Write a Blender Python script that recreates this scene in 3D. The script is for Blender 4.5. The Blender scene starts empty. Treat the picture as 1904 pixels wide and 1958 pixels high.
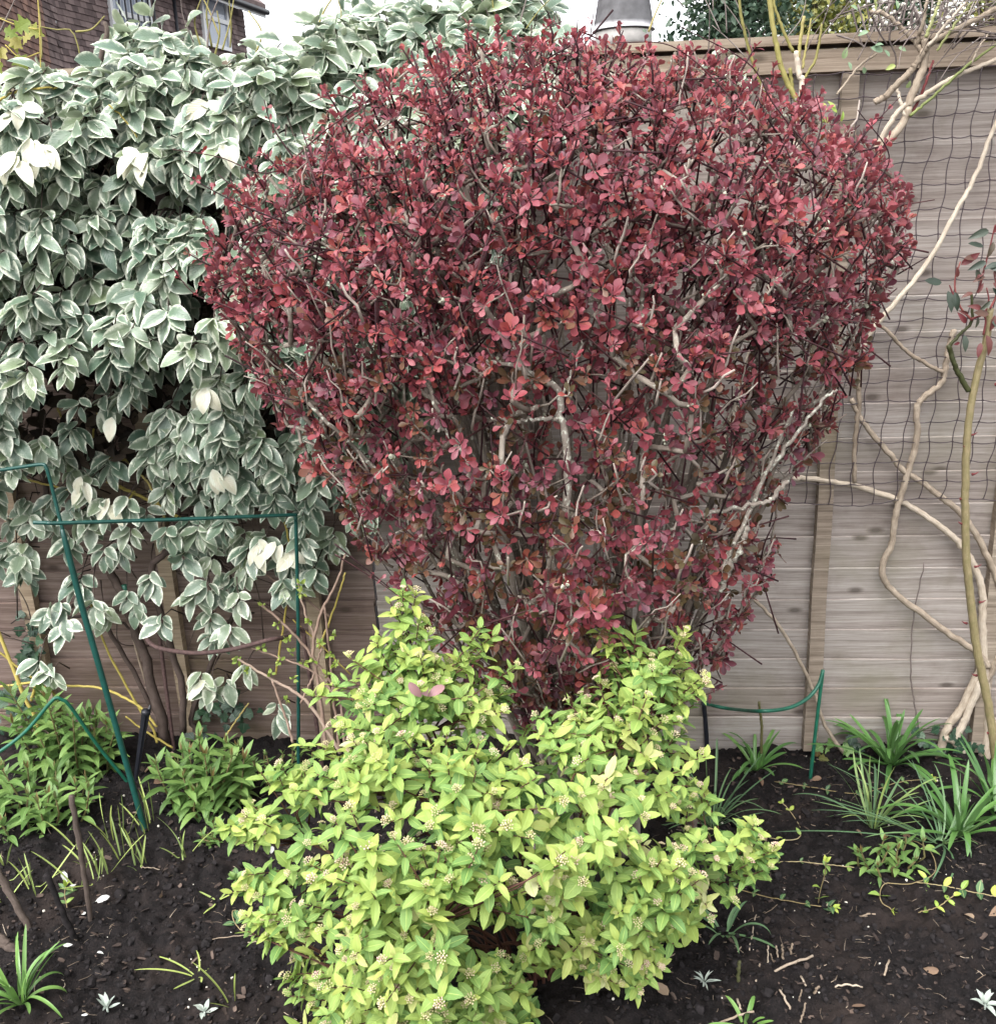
import bpy, math
import numpy as np
from mathutils import Matrix

R = math.radians
SC = bpy.context.scene
COL = SC.collection

# ------------------------------------------------------------------ camera
CAM_Z = 1.48
CAM_M = Matrix.Translation((0, 0, CAM_Z)) @ Matrix.Rotation(R(73.0), 4, 'X') @ Matrix.Rotation(-0.034, 4, 'Z')
cam_d = bpy.data.cameras.new('camera')
cam = bpy.data.objects.new('camera', cam_d)
COL.objects.link(cam)
cam.matrix_world = CAM_M
cam_d.sensor_fit = 'HORIZONTAL'
cam_d.sensor_width = 36.0
cam_d.lens = 36.0 * 1909 / 1904
cam_d.clip_start = 0.05
cam_d.clip_end = 3000
SC.camera = cam

# ------------------------------------------------------------------ sky and sun (overcast)
W = bpy.data.worlds.new('World')
SC.world = W
W.use_nodes = True
wn, wl = W.node_tree.nodes, W.node_tree.links
bg = wn['Background']
sky = wn.new('ShaderNodeTexSky')
sky.sky_type = 'NISHITA'
sky.sun_disc = False
SUN_EL, SUN_AZ = R(58), R(215)          # from behind the viewer, to the left
sky.sun_elevation = SUN_EL
sky.sun_rotation = SUN_AZ
sky.dust_density = 3.0
hs = wn.new('ShaderNodeHueSaturation')  # cloud cover takes the blue out of the sky
hs.inputs['Saturation'].default_value = 0.12
wl.new(sky.outputs[0], hs.inputs['Color'])
wl.new(hs.outputs[0], bg.inputs['Color'])
bg.inputs['Strength'].default_value = 0.15
sun_d = bpy.data.lights.new('sun', 'SUN')
sun_d.energy = 1.05
sun_d.angle = R(60)
sun_d.color = (1.0, 0.97, 0.93)
sun = bpy.data.objects.new('sun', sun_d)
COL.objects.link(sun)
sun.rotation_euler = (math.pi / 2 - SUN_EL, 0, math.pi - SUN_AZ)
SC.view_settings.view_transform = 'Standard'
SC.view_settings.look = 'None'
SC.view_settings.gamma = 1
SC.view_settings.exposure = 1.78
SC.cycles.max_bounces = 7
SC.cycles.diffuse_bounces = 4
SC.cycles.glossy_bounces = 2
SC.cycles.transmission_bounces = 4

# ------------------------------------------------------------------ helpers
CR = np.array(CAM_M.to_3x3())
CO = np.array((0, 0, CAM_Z))


def rays(px, py):
    px, py = np.asarray(px, float), np.asarray(py, float)
    d = np.stack([(px - 952) / 1909, -(py - 979) / 1909, -np.ones_like(px)], -1)
    return d @ CR.T


def P(px, py, Y):
    d = rays(px, py)
    return CO + d * (np.asarray(Y, float) / d[..., 1])[..., None]


def fence_y(x):
    return 2.56 - 0.08 * x


def F(px, py, off=0.0):
    """point on the fence face, `off` metres in front of it"""
    d = rays(px, py)
    t = (2.56 - np.asarray(off, float)) / (d[..., 1] + 0.08 * d[..., 0])
    return CO + d * t[..., None]


_tab = np.random.default_rng(7).random((256, 256))


def vnoise(x, y, s, sx=0, sy=0):
    x, y = np.asarray(x, float) / s + sx + 1000, np.asarray(y, float) / s + sy + 1000
    xi, yi = np.floor(x).astype(int), np.floor(y).astype(int)
    u, v = x - xi, y - yi
    u, v = u * u * (3 - 2 * u), v * v * (3 - 2 * v)
    g = lambda a, b: _tab[(xi + a) % 256, (yi + b) % 256]
    return (g(0, 0) * (1 - u) + g(1, 0) * u) * (1 - v) + (g(0, 1) * (1 - u) + g(1, 1) * u) * v - 0.5


def gz(x, y):
    x, y = np.asarray(x, float), np.asarray(y, float)
    near = np.clip((4.0 - np.abs(y - 1.8)) / 1.5, 0, 1)
    h = vnoise(x, y, .55, 3, 9) * .05 + vnoise(x, y, .17, 31, 4) * .028
    return h * near


def soil_detail(x, y):
    a = np.abs(vnoise(x, y, .05, 11, 2)) * .034 + np.abs(vnoise(x, y, .022, 5, 51)) * .024 + vnoise(x, y, .012, 77, 13) * .012
    return a - .008


def G(px, py):
    d = rays(px, py)
    t = -CAM_Z / d[..., 2]
    for _ in range(3):
        p = CO + d * t[..., None]
        t = (gz(p[..., 0], p[..., 1]) - CAM_Z) / d[..., 2]
    return CO + d * t[..., None]


def norm(v):
    v = np.asarray(v, float)
    return v / np.maximum(np.linalg.norm(v, axis=-1, keepdims=True), 1e-9)


class MB:
    """collects quads and links them as one mesh object"""
    def __init__(s):
        s.V, s.Q, s.U, s.A, s.n = [], [], [], [], 0

    def add(s, v, q, uv=None, rnd=0.5):
        v = np.asarray(v, float).reshape(-1, 3)
        q = np.asarray(q, int).reshape(-1, 4)
        s.V.append(v); s.Q.append(q + s.n)
        s.U.append(np.zeros((len(v), 2)) if uv is None else np.asarray(uv, float).reshape(-1, 2))
        s.A.append(np.broadcast_to(np.asarray(rnd, float), (len(v),)))
        s.n += len(v)

    def build(s, name, mat, parent=None, smooth=True, origin=None):
        v, q = np.concatenate(s.V), np.concatenate(s.Q)
        uv, a = np.concatenate(s.U), np.concatenate(s.A)
        if parent is not None:
            v = v - np.array(parent.location)
        elif origin is not None:
            v = v - np.array(origin)
        me = bpy.data.meshes.new(name)
        me.vertices.add(len(v)); me.vertices.foreach_set('co', v.ravel())
        me.loops.add(q.size); me.loops.foreach_set('vertex_index', q.ravel())
        me.polygons.add(len(q)); me.polygons.foreach_set('loop_start', np.arange(0, q.size, 4))
        me.polygons.foreach_set('use_smooth', np.full(len(q), smooth))
        lay = me.uv_layers.new(name='UVMap')
        lay.data.foreach_set('uv', uv[q.ravel()].ravel())
        me.attributes.new('rnd', 'FLOAT', 'POINT').data.foreach_set('value', a.copy())
        me.update(calc_edges=True)
        me.validate()
        if mat: me.materials.append(mat)
        o = bpy.data.objects.new(name, me)
        COL.objects.link(o)
        if parent is not None: o.parent = parent
        elif origin is not None: o.location = origin
        return o


def tag(o, label=None, cat=None, group=None, kind=None):
    if label: o['label'] = label
    if cat: o['category'] = cat
    if group: o['group'] = group
    if kind: o['kind'] = kind
    return o


def thing(name, label, cat, loc=(0, 0, 0), group=None):
    o = bpy.data.objects.new(name, None)
    COL.objects.link(o)
    o.location = [float(c) for c in loc]
    o.empty_display_size = .1
    return tag(o, label, cat, group)


def tubes(mb, pts, rad, sides=6, rnd=.5, caps=True):
    """N polylines of k points -> tubes; pts (N,k,3), rad (N,k)"""
    pts = np.asarray(pts, float)
    if pts.ndim == 2: pts = pts[None]
    N, k, _ = pts.shape
    rad = np.broadcast_to(np.asarray(rad, float), (N, k)).copy()
    rnd = np.broadcast_to(np.asarray(rnd, float), (N,))
    T = norm(np.gradient(pts, axis=1))
    if caps:
        e0, e1 = pts[:, :1] - T[:, :1] * rad[:, :1, None] * .2, pts[:, -1:] + T[:, -1:] * rad[:, -1:, None] * .4
        pts = np.concatenate([e0, pts, e1], 1)
        T = np.concatenate([T[:, :1], T, T[:, -1:]], 1)
        rad = np.concatenate([rad[:, :1] * .05, rad, rad[:, -1:] * .05], 1)
        k += 2
    m = np.abs(norm(pts[:, -1] - pts[:, 0]))
    ref = np.eye(3)[np.argmin(m, 1)]
    X = norm(np.cross(T, ref[:, None]))
    Yv = np.cross(T, X)
    a = np.linspace(0, 2 * np.pi, sides + 1)[:-1]
    ring = X[:, :, None] * np.cos(a)[:, None] + Yv[:, :, None] * np.sin(a)[:, None]
    v = pts[:, :, None] + ring * rad[:, :, None, None]
    L = np.concatenate([np.zeros((N, 1)), np.cumsum(np.linalg.norm(np.diff(pts, axis=1), axis=2), 1)], 1)
    uv = np.stack([np.broadcast_to(a / 6.283, (N, k, sides)), np.broadcast_to(L[:, :, None], (N, k, sides))], -1)
    i = np.arange(k - 1)[:, None] * sides
    j = np.arange(sides)[None]
    q = np.stack([i + j, i + (j + 1) % sides, i + sides + (j + 1) % sides, i + sides + j], -1).reshape(-1, 4)
    q = (q[None] + (np.arange(N) * k * sides)[:, None, None]).reshape(-1, 4)
    mb.add(v, q, uv, np.repeat(rnd, k * sides))


def spline(p, n=24):
    """Catmull-Rom through p"""
    p = np.asarray(p, float)
    p = np.concatenate([[2 * p[0] - p[1]], p, [2 * p[-1] - p[-2]]])
    m = len(p) - 3
    t = np.linspace(0, m - 1e-6, n)
    i = t.astype(int); u = (t - i)[:, None]
    a, b, c, d = p[i], p[i + 1], p[i + 2], p[i + 3]
    return .5 * (2 * b + (c - a) * u + (2 * a - 5 * b + 4 * c - d) * u ** 2 + (3 * b - a - 3 * c + d) * u ** 3)


def snoise(rg, n, m=None):
    m = m or max(4, n // 5)
    return np.interp(np.linspace(0, m - 1, n), np.arange(m), rg.random(m))


def lerp_r(r0, r1, n):
    return np.linspace(r0, r1, n)


def leaf_t(n, wf, fold=.25, curl=.25, seed=0, rip=.02, serr=0.0, u_cols=(-1, 0, 1), tp=1.0):
    """leaf of length 1 along +Y, face +Z; returns verts, quads, uv"""
    rg = np.random.default_rng(seed)
    t = 1 - (1 - np.linspace(0, 1, n + 1)) ** tp
    w = np.array([wf(x) for x in t])
    w = np.maximum(w * (1 + serr * np.where(np.arange(n + 1) % 2, 1, -1)), .006)
    ang = curl * t ** 1.3
    dy, dz = np.cos(ang), -np.sin(ang)
    dt = np.diff(t)
    y = np.concatenate([[0], np.cumsum((dy[1:] + dy[:-1]) / 2 * dt)])
    z = np.concatenate([[0], np.cumsum((dz[1:] + dz[:-1]) / 2 * dt)])
    u = np.array(u_cols, float)
    c = len(u)
    V = np.zeros((n + 1, c, 3))
    V[..., 0] = w[:, None] * u * math.cos(fold)
    V[..., 1] = y[:, None]
    V[..., 2] = z[:, None] + w[:, None] * np.abs(u) * math.sin(fold) + (rg.random((n + 1, c)) - .5) * rip
    uv = np.stack([np.broadcast_to(u, (n + 1, c)), np.broadcast_to(t[:, None], (n + 1, c))], -1)
    q = [[i * c + j, i * c + j + 1, (i + 1) * c + j + 1, (i + 1) * c + j] for i in range(n) for j in range(c - 1)]
    return V.reshape(-1, 3), np.array(q), uv.reshape(-1, 2)


def leaves(mb, tm, pos, d, nrm, length, rnd, rg, wid=None):
    pos, d, nrm = np.asarray(pos, float), norm(d), np.asarray(nrm, float)
    N = len(pos)
    length = np.broadcast_to(np.asarray(length, float), (N,))
    rnd = np.broadcast_to(np.asarray(rnd, float), (N,))
    wid = np.ones(N) if wid is None else np.broadcast_to(wid, (N,))
    X = norm(np.cross(d, nrm) + 1e-6)
    Z = np.cross(X, d)
    k = rg.integers(0, len(tm), N)
    for m, (V, q, uv) in enumerate(tm):
        s = np.nonzero(k == m)[0]
        if not len(s): continue
        L = length[s][:, None, None]
        v = pos[s][:, None] + L * (V[None, :, :1] * wid[s][:, None, None] * X[s][:, None] + V[None, :, 1:2] * d[s][:, None] + V[None, :, 2:] * Z[s][:, None])
        nv = len(V)
        mb.add(v, (q[None] + (np.arange(len(s)) * nv)[:, None, None]), np.tile(uv, (len(s), 1)), np.repeat(rnd[s], nv))


def bead():
    g = []
    q = []
    for ax in range(3):
        for sg in (-1, 1):
            b = len(g)
            for i in (-1, 0, 1):
                for j in (-1, 0, 1):
                    v = [0, 0, 0]; v[ax] = sg; v[(ax + 1) % 3] = i * sg; v[(ax + 2) % 3] = j
                    g.append(v)
            for i in range(2):
                for j in range(2):
                    q.append([b + i * 3 + j, b + i * 3 + 3 + j, b + i * 3 + 4 + j, b + i * 3 + 1 + j])
    return norm(np.array(g, float)), np.array(q)


BEAD_V, BEAD_Q = bead()


def beads(mb, pos, size, rnd=.5, rg=None, lump=0.0):
    pos = np.asarray(pos, float); N = len(pos)
    size = np.asarray(size, float)
    size = np.broadcast_to(size if size.ndim == 2 else np.broadcast_to(size, (N,))[:, None], (N, 3))
    v = np.broadcast_to(BEAD_V, (N, len(BEAD_V), 3))
    if rg is not None:
        th = rg.random((N, 3)) * 6.28
        c, s_ = np.cos(th), np.sin(th)
        if lump:
            k = norm(rg.normal(size=(N, 3)))
            v = v * (1 + lump * np.sin(3.1 * (v @ k[:, :, None]) + th[:, :1, None]))
        v = v * size[:, None]
        x, y, z = v[..., 0], v[..., 1], v[..., 2]
        x, y = x * c[:, :1] - y * s_[:, :1], x * s_[:, :1] + y * c[:, :1]
        y, z = y * c[:, 1:2] - z * s_[:, 1:2], y * s_[:, 1:2] + z * c[:, 1:2]
        v = np.stack([x, y, z], -1)
    else:
        v = v * size[:, None]
    v = v + pos[:, None]
    nv = len(BEAD_V)
    mb.add(v, BEAD_Q[None] + (np.arange(N) * nv)[:, None, None], None, np.repeat(np.broadcast_to(rnd, (N,)), nv))


BOX_Q = np.array([[0, 3, 2, 1], [4, 5, 6, 7], [0, 1, 5, 4], [1, 2, 6, 5], [2, 3, 7, 6], [3, 0, 4, 7]])


def box(mb, c0, ax, ay, az, rnd=.5):
    """box from a corner and three edge vectors (each face with its own verts)"""
    c0, ax, ay, az = (np.asarray(q, float) for q in (c0, ax, ay, az))
    v = np.array([c0, c0 + ax, c0 + ax + ay, c0 + ay, c0 + az, c0 + ax + az, c0 + ax + ay + az, c0 + ay + az])
    mb.add(v[BOX_Q].reshape(-1, 3), np.arange(24).reshape(6, 4), None, rnd)


def in_poly(px, py, poly):
    x, y = np.asarray(px), np.asarray(py)
    poly = np.asarray(poly, float)
    r = np.zeros(x.shape, bool)
    for (x0, y0), (x1, y1) in zip(poly, np.roll(poly, -1, 0)):
        c = ((y0 > y) != (y1 > y)) & (x < (x1 - x0) * (y - y0) / (y1 - y0 + 1e-12) + x0)
        r ^= c
    return r


def edge_dist(px, py, poly):
    p = np.stack([px, py], -1).astype(float)
    poly = np.asarray(poly, float)
    best = np.full(p.shape[0], 1e9)
    for a, b in zip(poly, np.roll(poly, -1, 0)):
        ab = b - a
        t = np.clip(((p - a) @ ab) / (ab @ ab), 0, 1)
        best = np.minimum(best, np.linalg.norm(p - a - t[:, None] * ab, axis=1))
    return best


def sample_poly(poly, n, rg, weight=None):
    poly = np.asarray(poly, float)
    lo, hi = poly.min(0), poly.max(0)
    out = np.zeros((0, 2))
    while len(out) < n:
        c = lo + rg.random((n * 2, 2)) * (hi - lo)
        c = c[in_poly(c[:, 0], c[:, 1], poly)]
        if weight is not None:
            c = c[rg.random(len(c)) < weight(c[:, 0], c[:, 1])]
        out = np.concatenate([out, c])
    return out[:n]


def rdir(n, rg):
    return norm(rg.normal(size=(n, 3)))


# ------------------------------------------------------------------ materials
class NT:
    def __init__(s, name):
        s.m = bpy.data.materials.new(name)
        s.m.use_nodes = True
        s.N, s.L = s.m.node_tree.nodes, s.m.node_tree.links
        s.b = s.N['Principled BSDF']

    def n(s, t, **kw):
        o = s.N.new(t)
        for k, v in kw.items(): setattr(o, k, v)
        return o

    def put(s, node, key, val):
        if val is None: return
        if hasattr(val, 'is_output'): s.L.new(val, node.inputs[key])
        else: node.inputs[key].default_value = val

    def math(s, op, a, b=None, c=None, clamp=False):
        o = s.n('ShaderNodeMath', operation=op, use_clamp=clamp)
        s.put(o, 0, a); s.put(o, 1, b); s.put(o, 2, c)
        return o.outputs[0]

    def mix(s, f, a, b, blend='MIX'):
        o = s.n('ShaderNodeMix', data_type='RGBA', blend_type=blend)
        s.put(o, 0, f); s.put(o, 6, c4(a)); s.put(o, 7, c4(b))
        return o.outputs[2]

    def ramp(s, f, stops, interp='LINEAR'):
        o = s.n('ShaderNodeValToRGB')
        o.color_ramp.interpolation = interp
        e = o.color_ramp.elements
        while len(e) < len(stops): e.new(.5)
        for k, (p, c) in zip(e, stops):
            k.position = p; k.color = c4(c)
        s.put(o, 0, f)
        return o.outputs[0]

    def maprange(s, v, a, b, c=0., d=1.):
        o = s.n('ShaderNodeMapRange')
        s.put(o, 0, v); s.put(o, 1, a); s.put(o, 2, b); s.put(o, 3, c); s.put(o, 4, d)
        return o.outputs[0]

    def noise(s, scale, detail=3, vec=None, rough=.5, dist=0.):
        o = s.n('ShaderNodeTexNoise')
        s.put(o, 'Scale', scale); s.put(o, 'Detail', detail); s.put(o, 'Roughness', rough); s.put(o, 'Distortion', dist)
        if vec is not None: s.L.new(vec, o.inputs['Vector'])
        return o.outputs[0]

    def coord(s, kind='Object', scale=None):
        o = s.n('ShaderNodeTexCoord').outputs[kind]
        if scale:
            m = s.n('ShaderNodeMapping')
            m.inputs['Scale'].default_value = scale
            s.L.new(o, m.inputs['Vector'])
            o = m.outputs[0]
        return o

    def attr(s, name='rnd'):
        o = s.n('ShaderNodeAttribute'); o.attribute_name = name
        return o.outputs['Fac']

    def bump(s, h, strength=.3, dist=.002):
        o = s.n('ShaderNodeBump')
        s.put(o, 'Strength', strength); s.put(o, 'Distance', dist); s.put(o, 'Height', h)
        s.L.new(o.outputs[0], s.b.inputs['Normal'])

    def out(s, col=None, rough=None, spec=None):
        s.put(s.b, 'Base Color', c4(col)); s.put(s.b, 'Roughness', rough); s.put(s.b, 'Specular IOR Level', spec)
        return s.m


def c4(c):
    if isinstance(c, (tuple, list)): return tuple(c) + ((1,) if len(c) == 3 else ())
    return c


def leaf_mat(name, stops, margin=None, mwidth=.62, rib=None, back=(.5, .55, .4), backf=.5, rough=.45, trans=.22, mottle=.35, vein=.25, spec=.4, trancol=1.15, gloss=None):
    t = NT(name)
    r = t.attr()
    base = t.ramp(r, stops)
    oc = t.coord('Object')
    big = t.noise(55, 3, oc)
    uv = t.n('ShaderNodeSeparateXYZ')
    t.L.new(t.coord('UV'), uv.inputs[0])
    u = t.math('ABSOLUTE', uv.outputs[0])
    v = uv.outputs[1]
    base = t.mix(t.math('MULTIPLY', t.maprange(big, .35, .65), mottle), base, (.75, .8, .6), 'MULTIPLY')
    if margin:
        n2 = t.noise(70, 4, oc, .65)
        e = t.math('ADD', u, t.math('MULTIPLY', t.math('SUBTRACT', n2, .5), 1.5))
        e = t.math('ADD', e, t.math('MULTIPLY', t.math('SUBTRACT', t.math('FRACT', t.math('MULTIPLY', r, 37.)), .5), .35))
        mf = t.maprange(e, mwidth - .03, mwidth + .16)
        base = t.mix(mf, base, margin)
        # paler feathered band inside the margin
        base = t.mix(t.math('MULTIPLY', t.maprange(e, mwidth - .35, mwidth), .35), base, margin)
    if rib:
        base = t.mix(t.maprange(u, .10, .03, 0., .75), base, rib)
    geo = t.n('ShaderNodeNewGeometry')
    base = t.mix(t.math('MULTIPLY', geo.outputs['Backfacing'], backf), base, back)
    vv = t.math('SINE', t.math('MULTIPLY', t.math('SUBTRACT', v, t.math('MULTIPLY', u, .35)), 55.))
    t.bump(t.math('ADD', t.math('MULTIPLY', vv, .5), t.math('MULTIPLY', t.maprange(u, .0, .15), 1.5)), vein, .0008)
    t.out(base, rough, spec)
    tr = t.n('ShaderNodeBsdfTranslucent')
    bc = t.n('ShaderNodeHueSaturation')
    bc.inputs['Saturation'].default_value = trancol
    t.L.new(base, bc.inputs['Color'])
    t.L.new(bc.outputs[0], tr.inputs['Color'])
    mx = t.n('ShaderNodeMixShader')
    mx.inputs[0].default_value = trans
    t.L.new(t.b.outputs[0], mx.inputs[1]); t.L.new(tr.outputs[0], mx.inputs[2])
    t.L.new(mx.outputs[0], t.N['Material Output'].inputs['Surface'])
    return t.m


def bark_mat(name, stops, lichen=None, lf=.58, scale=120, rough=.85, stretch=.15, bump=.5, spec=.2):
    t = NT(name)
    uvc = t.coord('UV', (6, 1, 1))
    oc = t.coord('Object')
    f = t.noise(scale * .35, 5, oc, .6)
    g = t.math('ADD', t.math('MULTIPLY', f, .55), t.math('MULTIPLY', t.attr(), .45))
    base = t.ramp(g, stops)
    st = t.n('ShaderNodeMapping')
    st.inputs['Scale'].default_value = (9, 25, 1)
    t.L.new(t.coord('UV'), st.inputs['Vector'])
    fine = t.noise(1.6, 4, st.outputs[0], .6)
    base = t.mix(t.maprange(fine, .4, .7, 0., .45), base, (.45, .42, .4), 'MULTIPLY')
    if lichen:
        base = t.mix(t.maprange(t.noise(scale, 4, oc, .6), lf, lf + .08), base, lichen)
    t.bump(fine, bump, .002)
    return t.out(base, rough, spec)


def plain_mat(name, col, rough=.5, spec=.5, var=.25, scale=60, bump=.1, metal=0., dirt=None):
    t = NT(name)
    f = t.noise(scale, 4, t.coord('Object'))
    base = t.mix(t.maprange(f, .3, .7), tuple(c * (1 - var) for c in col), tuple(min(1, c * (1 + var)) for c in col))
    if dirt:
        base = t.mix(t.maprange(t.noise(scale * .4, 5, t.coord('Object'), .65), .52, .68, 0., .6), base, dirt)
    t.bump(f, bump, .002)
    t.b.inputs['Metallic'].default_value = metal
    return t.out(base, rough, spec)


def wood_mat(name, stops, stain=None, stainf=.6, knots=True):
    t = NT(name)
    oc = t.n('ShaderNodeTexCoord').outputs['Object']
    sep = t.n('ShaderNodeSeparateXYZ'); t.L.new(oc, sep.inputs[0])
    r = t.attr()
    cmb = t.n('ShaderNodeCombineXYZ')
    wob = t.noise(2.2, 2, oc)
    t.put(cmb, 0, t.math('ADD', t.math('MULTIPLY', sep.outputs[0], 1.6), t.math('MULTIPLY', r, 91.)))
    t.put(cmb, 1, t.math('MULTIPLY', sep.outputs[1], 30.))
    t.put(cmb, 2, t.math('ADD', t.math('MULTIPLY', sep.outputs[2], 75.), t.math('MULTIPLY', wob, 2.2)))
    g = t.noise(1., 6, cmb.outputs[0], .62, .6)
    cm2 = t.n('ShaderNodeCombineXYZ')
    t.put(cm2, 0, t.math('ADD', t.math('MULTIPLY', sep.outputs[0], 9.), t.math('MULTIPLY', r, 31.)))
    t.put(cm2, 2, t.math('MULTIPLY', sep.outputs[2], 260.))
    fine = t.noise(1., 4, cm2.outputs[0], .7)
    base = t.ramp(t.math('ADD', t.math('MULTIPLY', g, .6), t.math('MULTIPLY', fine, .4)), stops)
    base = t.mix(t.maprange(r, 0, 1, .0, .6), base, (.7, .64, .61), 'MULTIPLY')
    if knots:
        vo = t.n('ShaderNodeTexVoronoi'); vo.feature = 'F1'; vo.voronoi_dimensions = '2D'
        cm3 = t.n('ShaderNodeCombineXYZ')
        t.put(cm3, 0, t.math('ADD', t.math('MULTIPLY', sep.outputs[0], 3.2), t.math('MULTIPLY', r, 17.)))
        t.put(cm3, 1, t.math('MULTIPLY', sep.outputs[2], 6.5))
        t.put(vo, 'Scale', 1.0); t.L.new(cm3.outputs[0], vo.inputs['Vector'])
        base = t.mix(t.maprange(vo.outputs['Distance'], .085, .03, 0., .7), base, (.06, .045, .035))
    if stain:
        df = t.noise(5.5, 6, oc, .66)
        base = t.mix(t.maprange(df, .52, .7, 0., .5), base, (.6, .55, .52), 'MULTIPLY')
        sf = t.noise(3.2, 6, oc, .62)
        base = t.mix(t.maprange(sf, .5, .68, 0., stainf), base, stain)
    t.bump(t.math('ADD', g, t.math('MULTIPLY', fine, .6)), .45, .003)
    return t.out(base, .85, .2)


M_soil = None


def soil_mat():
    t = NT('dark_compost')
    oc = t.coord('Object')
    a = t.noise(35, 8, oc, .7)
    b = t.noise(260, 4, oc, .6)
    base = t.ramp(t.math('ADD', t.math('MULTIPLY', a, .5), t.math('MULTIPLY', b, .5)),
                  [(.3, (.0035, .0032, .0036)), (.5, (.009, .0076, .0078)), (.62, (.02, .0158, .0152)), (.75, (.05, .038, .034))])
    patch = t.noise(4.2, 5, oc, .6)
    base = t.mix(t.maprange(patch, .5, .68, 0., .5), base, (.04, .029, .025))
    t.bump(t.math('ADD', a, t.math('MULTIPLY', b, .5)), .8, .006)
    return t.out(base, .95, .15)


M_soil = soil_mat()
M_crumb = plain_mat('soil_crumb', (.013, .011, .0115), .95, .2, .8, 70, .8)
M_chip = bark_mat('bark_chip', [(.2, (.018, .013, .012)), (.5, (.05, .037, .032)), (.8, (.15, .11, .09))], rough=.9, bump=.3)
M_straw = bark_mat('dry_straw', [(.25, (.12, .09, .065)), (.55, (.28, .22, .165)), (.8, (.46, .39, .31))], rough=.8, bump=.2)
M_perl = plain_mat('pale_grit', (.6, .57, .5), .8, .2, .2)
M_petal = leaf_mat('white_petal', [(0, (.58, .58, .56)), (1, (.7, .7, .68))], mottle=.1, vein=.1, back=(.8, .8, .78))
M_fence_grey = wood_mat('weathered_grey_wood', [(.28, (.15, .12, .104)), (.43, (.29, .252, .229)), (.53, (.385, .345, .318)), (.68, (.51, .468, .438))], (.20, .185, .125), .5)
M_fence_brown = wood_mat('weathered_brown_wood', [(.3, (.075, .05, .041)), (.43, (.17, .125, .107)), (.54, (.25, .192, .168)), (.68, (.36, .295, .265))], (.12, .095, .05), .55)
M_batten = wood_mat('fence_batten_wood', [(.3, (.11, .088, .07)), (.45, (.22, .182, .145)), (.56, (.31, .262, .212)), (.7, (.44, .385, .325))], (.13, .11, .06), .4, False)
M_batten_tan = wood_mat('tan_batten_wood', [(.3, (.2, .15, .1)), (.45, (.33, .26, .185)), (.56, (.43, .345, .25)), (.7, (.52, .44, .33))], (.2, .16, .1), .3, False)
M_rail = wood_mat('fence_rail_wood', [(.3, (.12, .09, .068)), (.43, (.25, .2, .155)), (.55, (.36, .3, .24)), (.7, (.47, .41, .34))], (.2, .17, .1), .3, True)
M_net = plain_mat('brown_plastic_net', (.045, .03, .035), .45, .5, .2)

M_berb = leaf_mat('purple_berberis_leaf', [(0, (.11, .043, .066)), (.3, (.21, .060, .084)), (.62, (.315, .070, .090)), (.8, (.34, .075, .068)), (.87, (.19, .075, .05)), (1, (.095, .07, .036))],
                  rib=None, back=(.26, .10, .11), backf=.6, rough=.42, trans=.28, mottle=.45, vein=.1, spec=.45)
M_berb_wood = bark_mat('berberis_old_wood', [(.25, (.085, .068, .056)), (.5, (.21, .175, .145)), (.8, (.36, .315, .27))], (.42, .43, .36), .60, 110)
M_berb_twig = bark_mat('berberis_twig', [(.2, (.018, .007, .010)), (.5, (.048, .018, .022)), (.9, (.10, .045, .042))], rough=.6, bump=.2)
M_berb_dead = bark_mat('berberis_bare_twig', [(.2, (.16, .125, .1)), (.5, (.32, .265, .23)), (.9, (.5, .44, .39))], (.5, .52, .42), .62, 160)
M_berb_mid = bark_mat('berberis_grey_branch', [(.2, (.10, .085, .07)), (.5, (.235, .2, .17)), (.9, (.42, .38, .34))], (.5, .51, .43), .54, 110)
M_lichen = plain_mat('lichen', (.4, .41, .32), .95, .1, .35, 200, .5)

M_spir = leaf_mat('lime_spirea_leaf', [(0, (.11, .225, .065)), (.3, (.195, .325, .095)), (.6, (.32, .43, .115)), (.85, (.45, .52, .14)), (.95, (.5, .5, .22)), (1, (.56, .57, .33))],
                  rib=(.42, .55, .16), back=(.40, .5, .2), backf=.5, rough=.5, trans=.3, mottle=.4, vein=.45, spec=.35)
M_spir_pink = leaf_mat('dull_purple_leaf', [(0, (.16, .09, .11)), (1, (.3, .16, .17))], back=(.3, .2, .2))
M_spir_stem = bark_mat('spirea_stem', [(.2, (.03, .013, .012)), (.5, (.085, .037, .027)), (.9, (.16, .085, .055))], rough=.6, bump=.2)
M_bud = NT('flower_bud_mat')
M_bud = M_bud.out(M_bud.ramp(M_bud.attr(), [(0, (.33, .34, .13)), (.45, (.54, .46, .27)), (.8, (.58, .46, .36)), (1, (.53, .29, .28))]), .6, .3)

M_var = leaf_mat('variegated_leaf', [(0, (.085, .145, .105)), (.4, (.145, .205, .15)), (.75, (.21, .265, .185)), (.9, (.24, .30, .17)), (.905, (.60, .565, .43)), (1, (.66, .635, .52))],
                 margin=(.66, .69, .57), mwidth=.78, rib=None, back=(.42, .47, .33), backf=.6, rough=.33, trans=.14, mottle=.4, vein=.35, spec=.6)
M_var_stem = bark_mat('dark_climber_stem', [(.2, (.03, .022, .02)), (.5, (.075, .055, .047)), (.9, (.15, .115, .1))])
M_gap_shade = leaf_mat('gap_shade_leaf', [(0, (.012, .01, .009)), (.6, (.03, .023, .018)), (1, (.06, .045, .035))], back=(.04, .03, .025), rough=.8, trans=.05, spec=.1)  # near-black colour stands in for the shade inside the climber
M_yellow_stem = bark_mat('yellow_green_stem', [(.2, (.28, .23, .06)), (.5, (.47, .38, .10)), (.9, (.58, .47, .2))], rough=.55, bump=.1)
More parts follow.
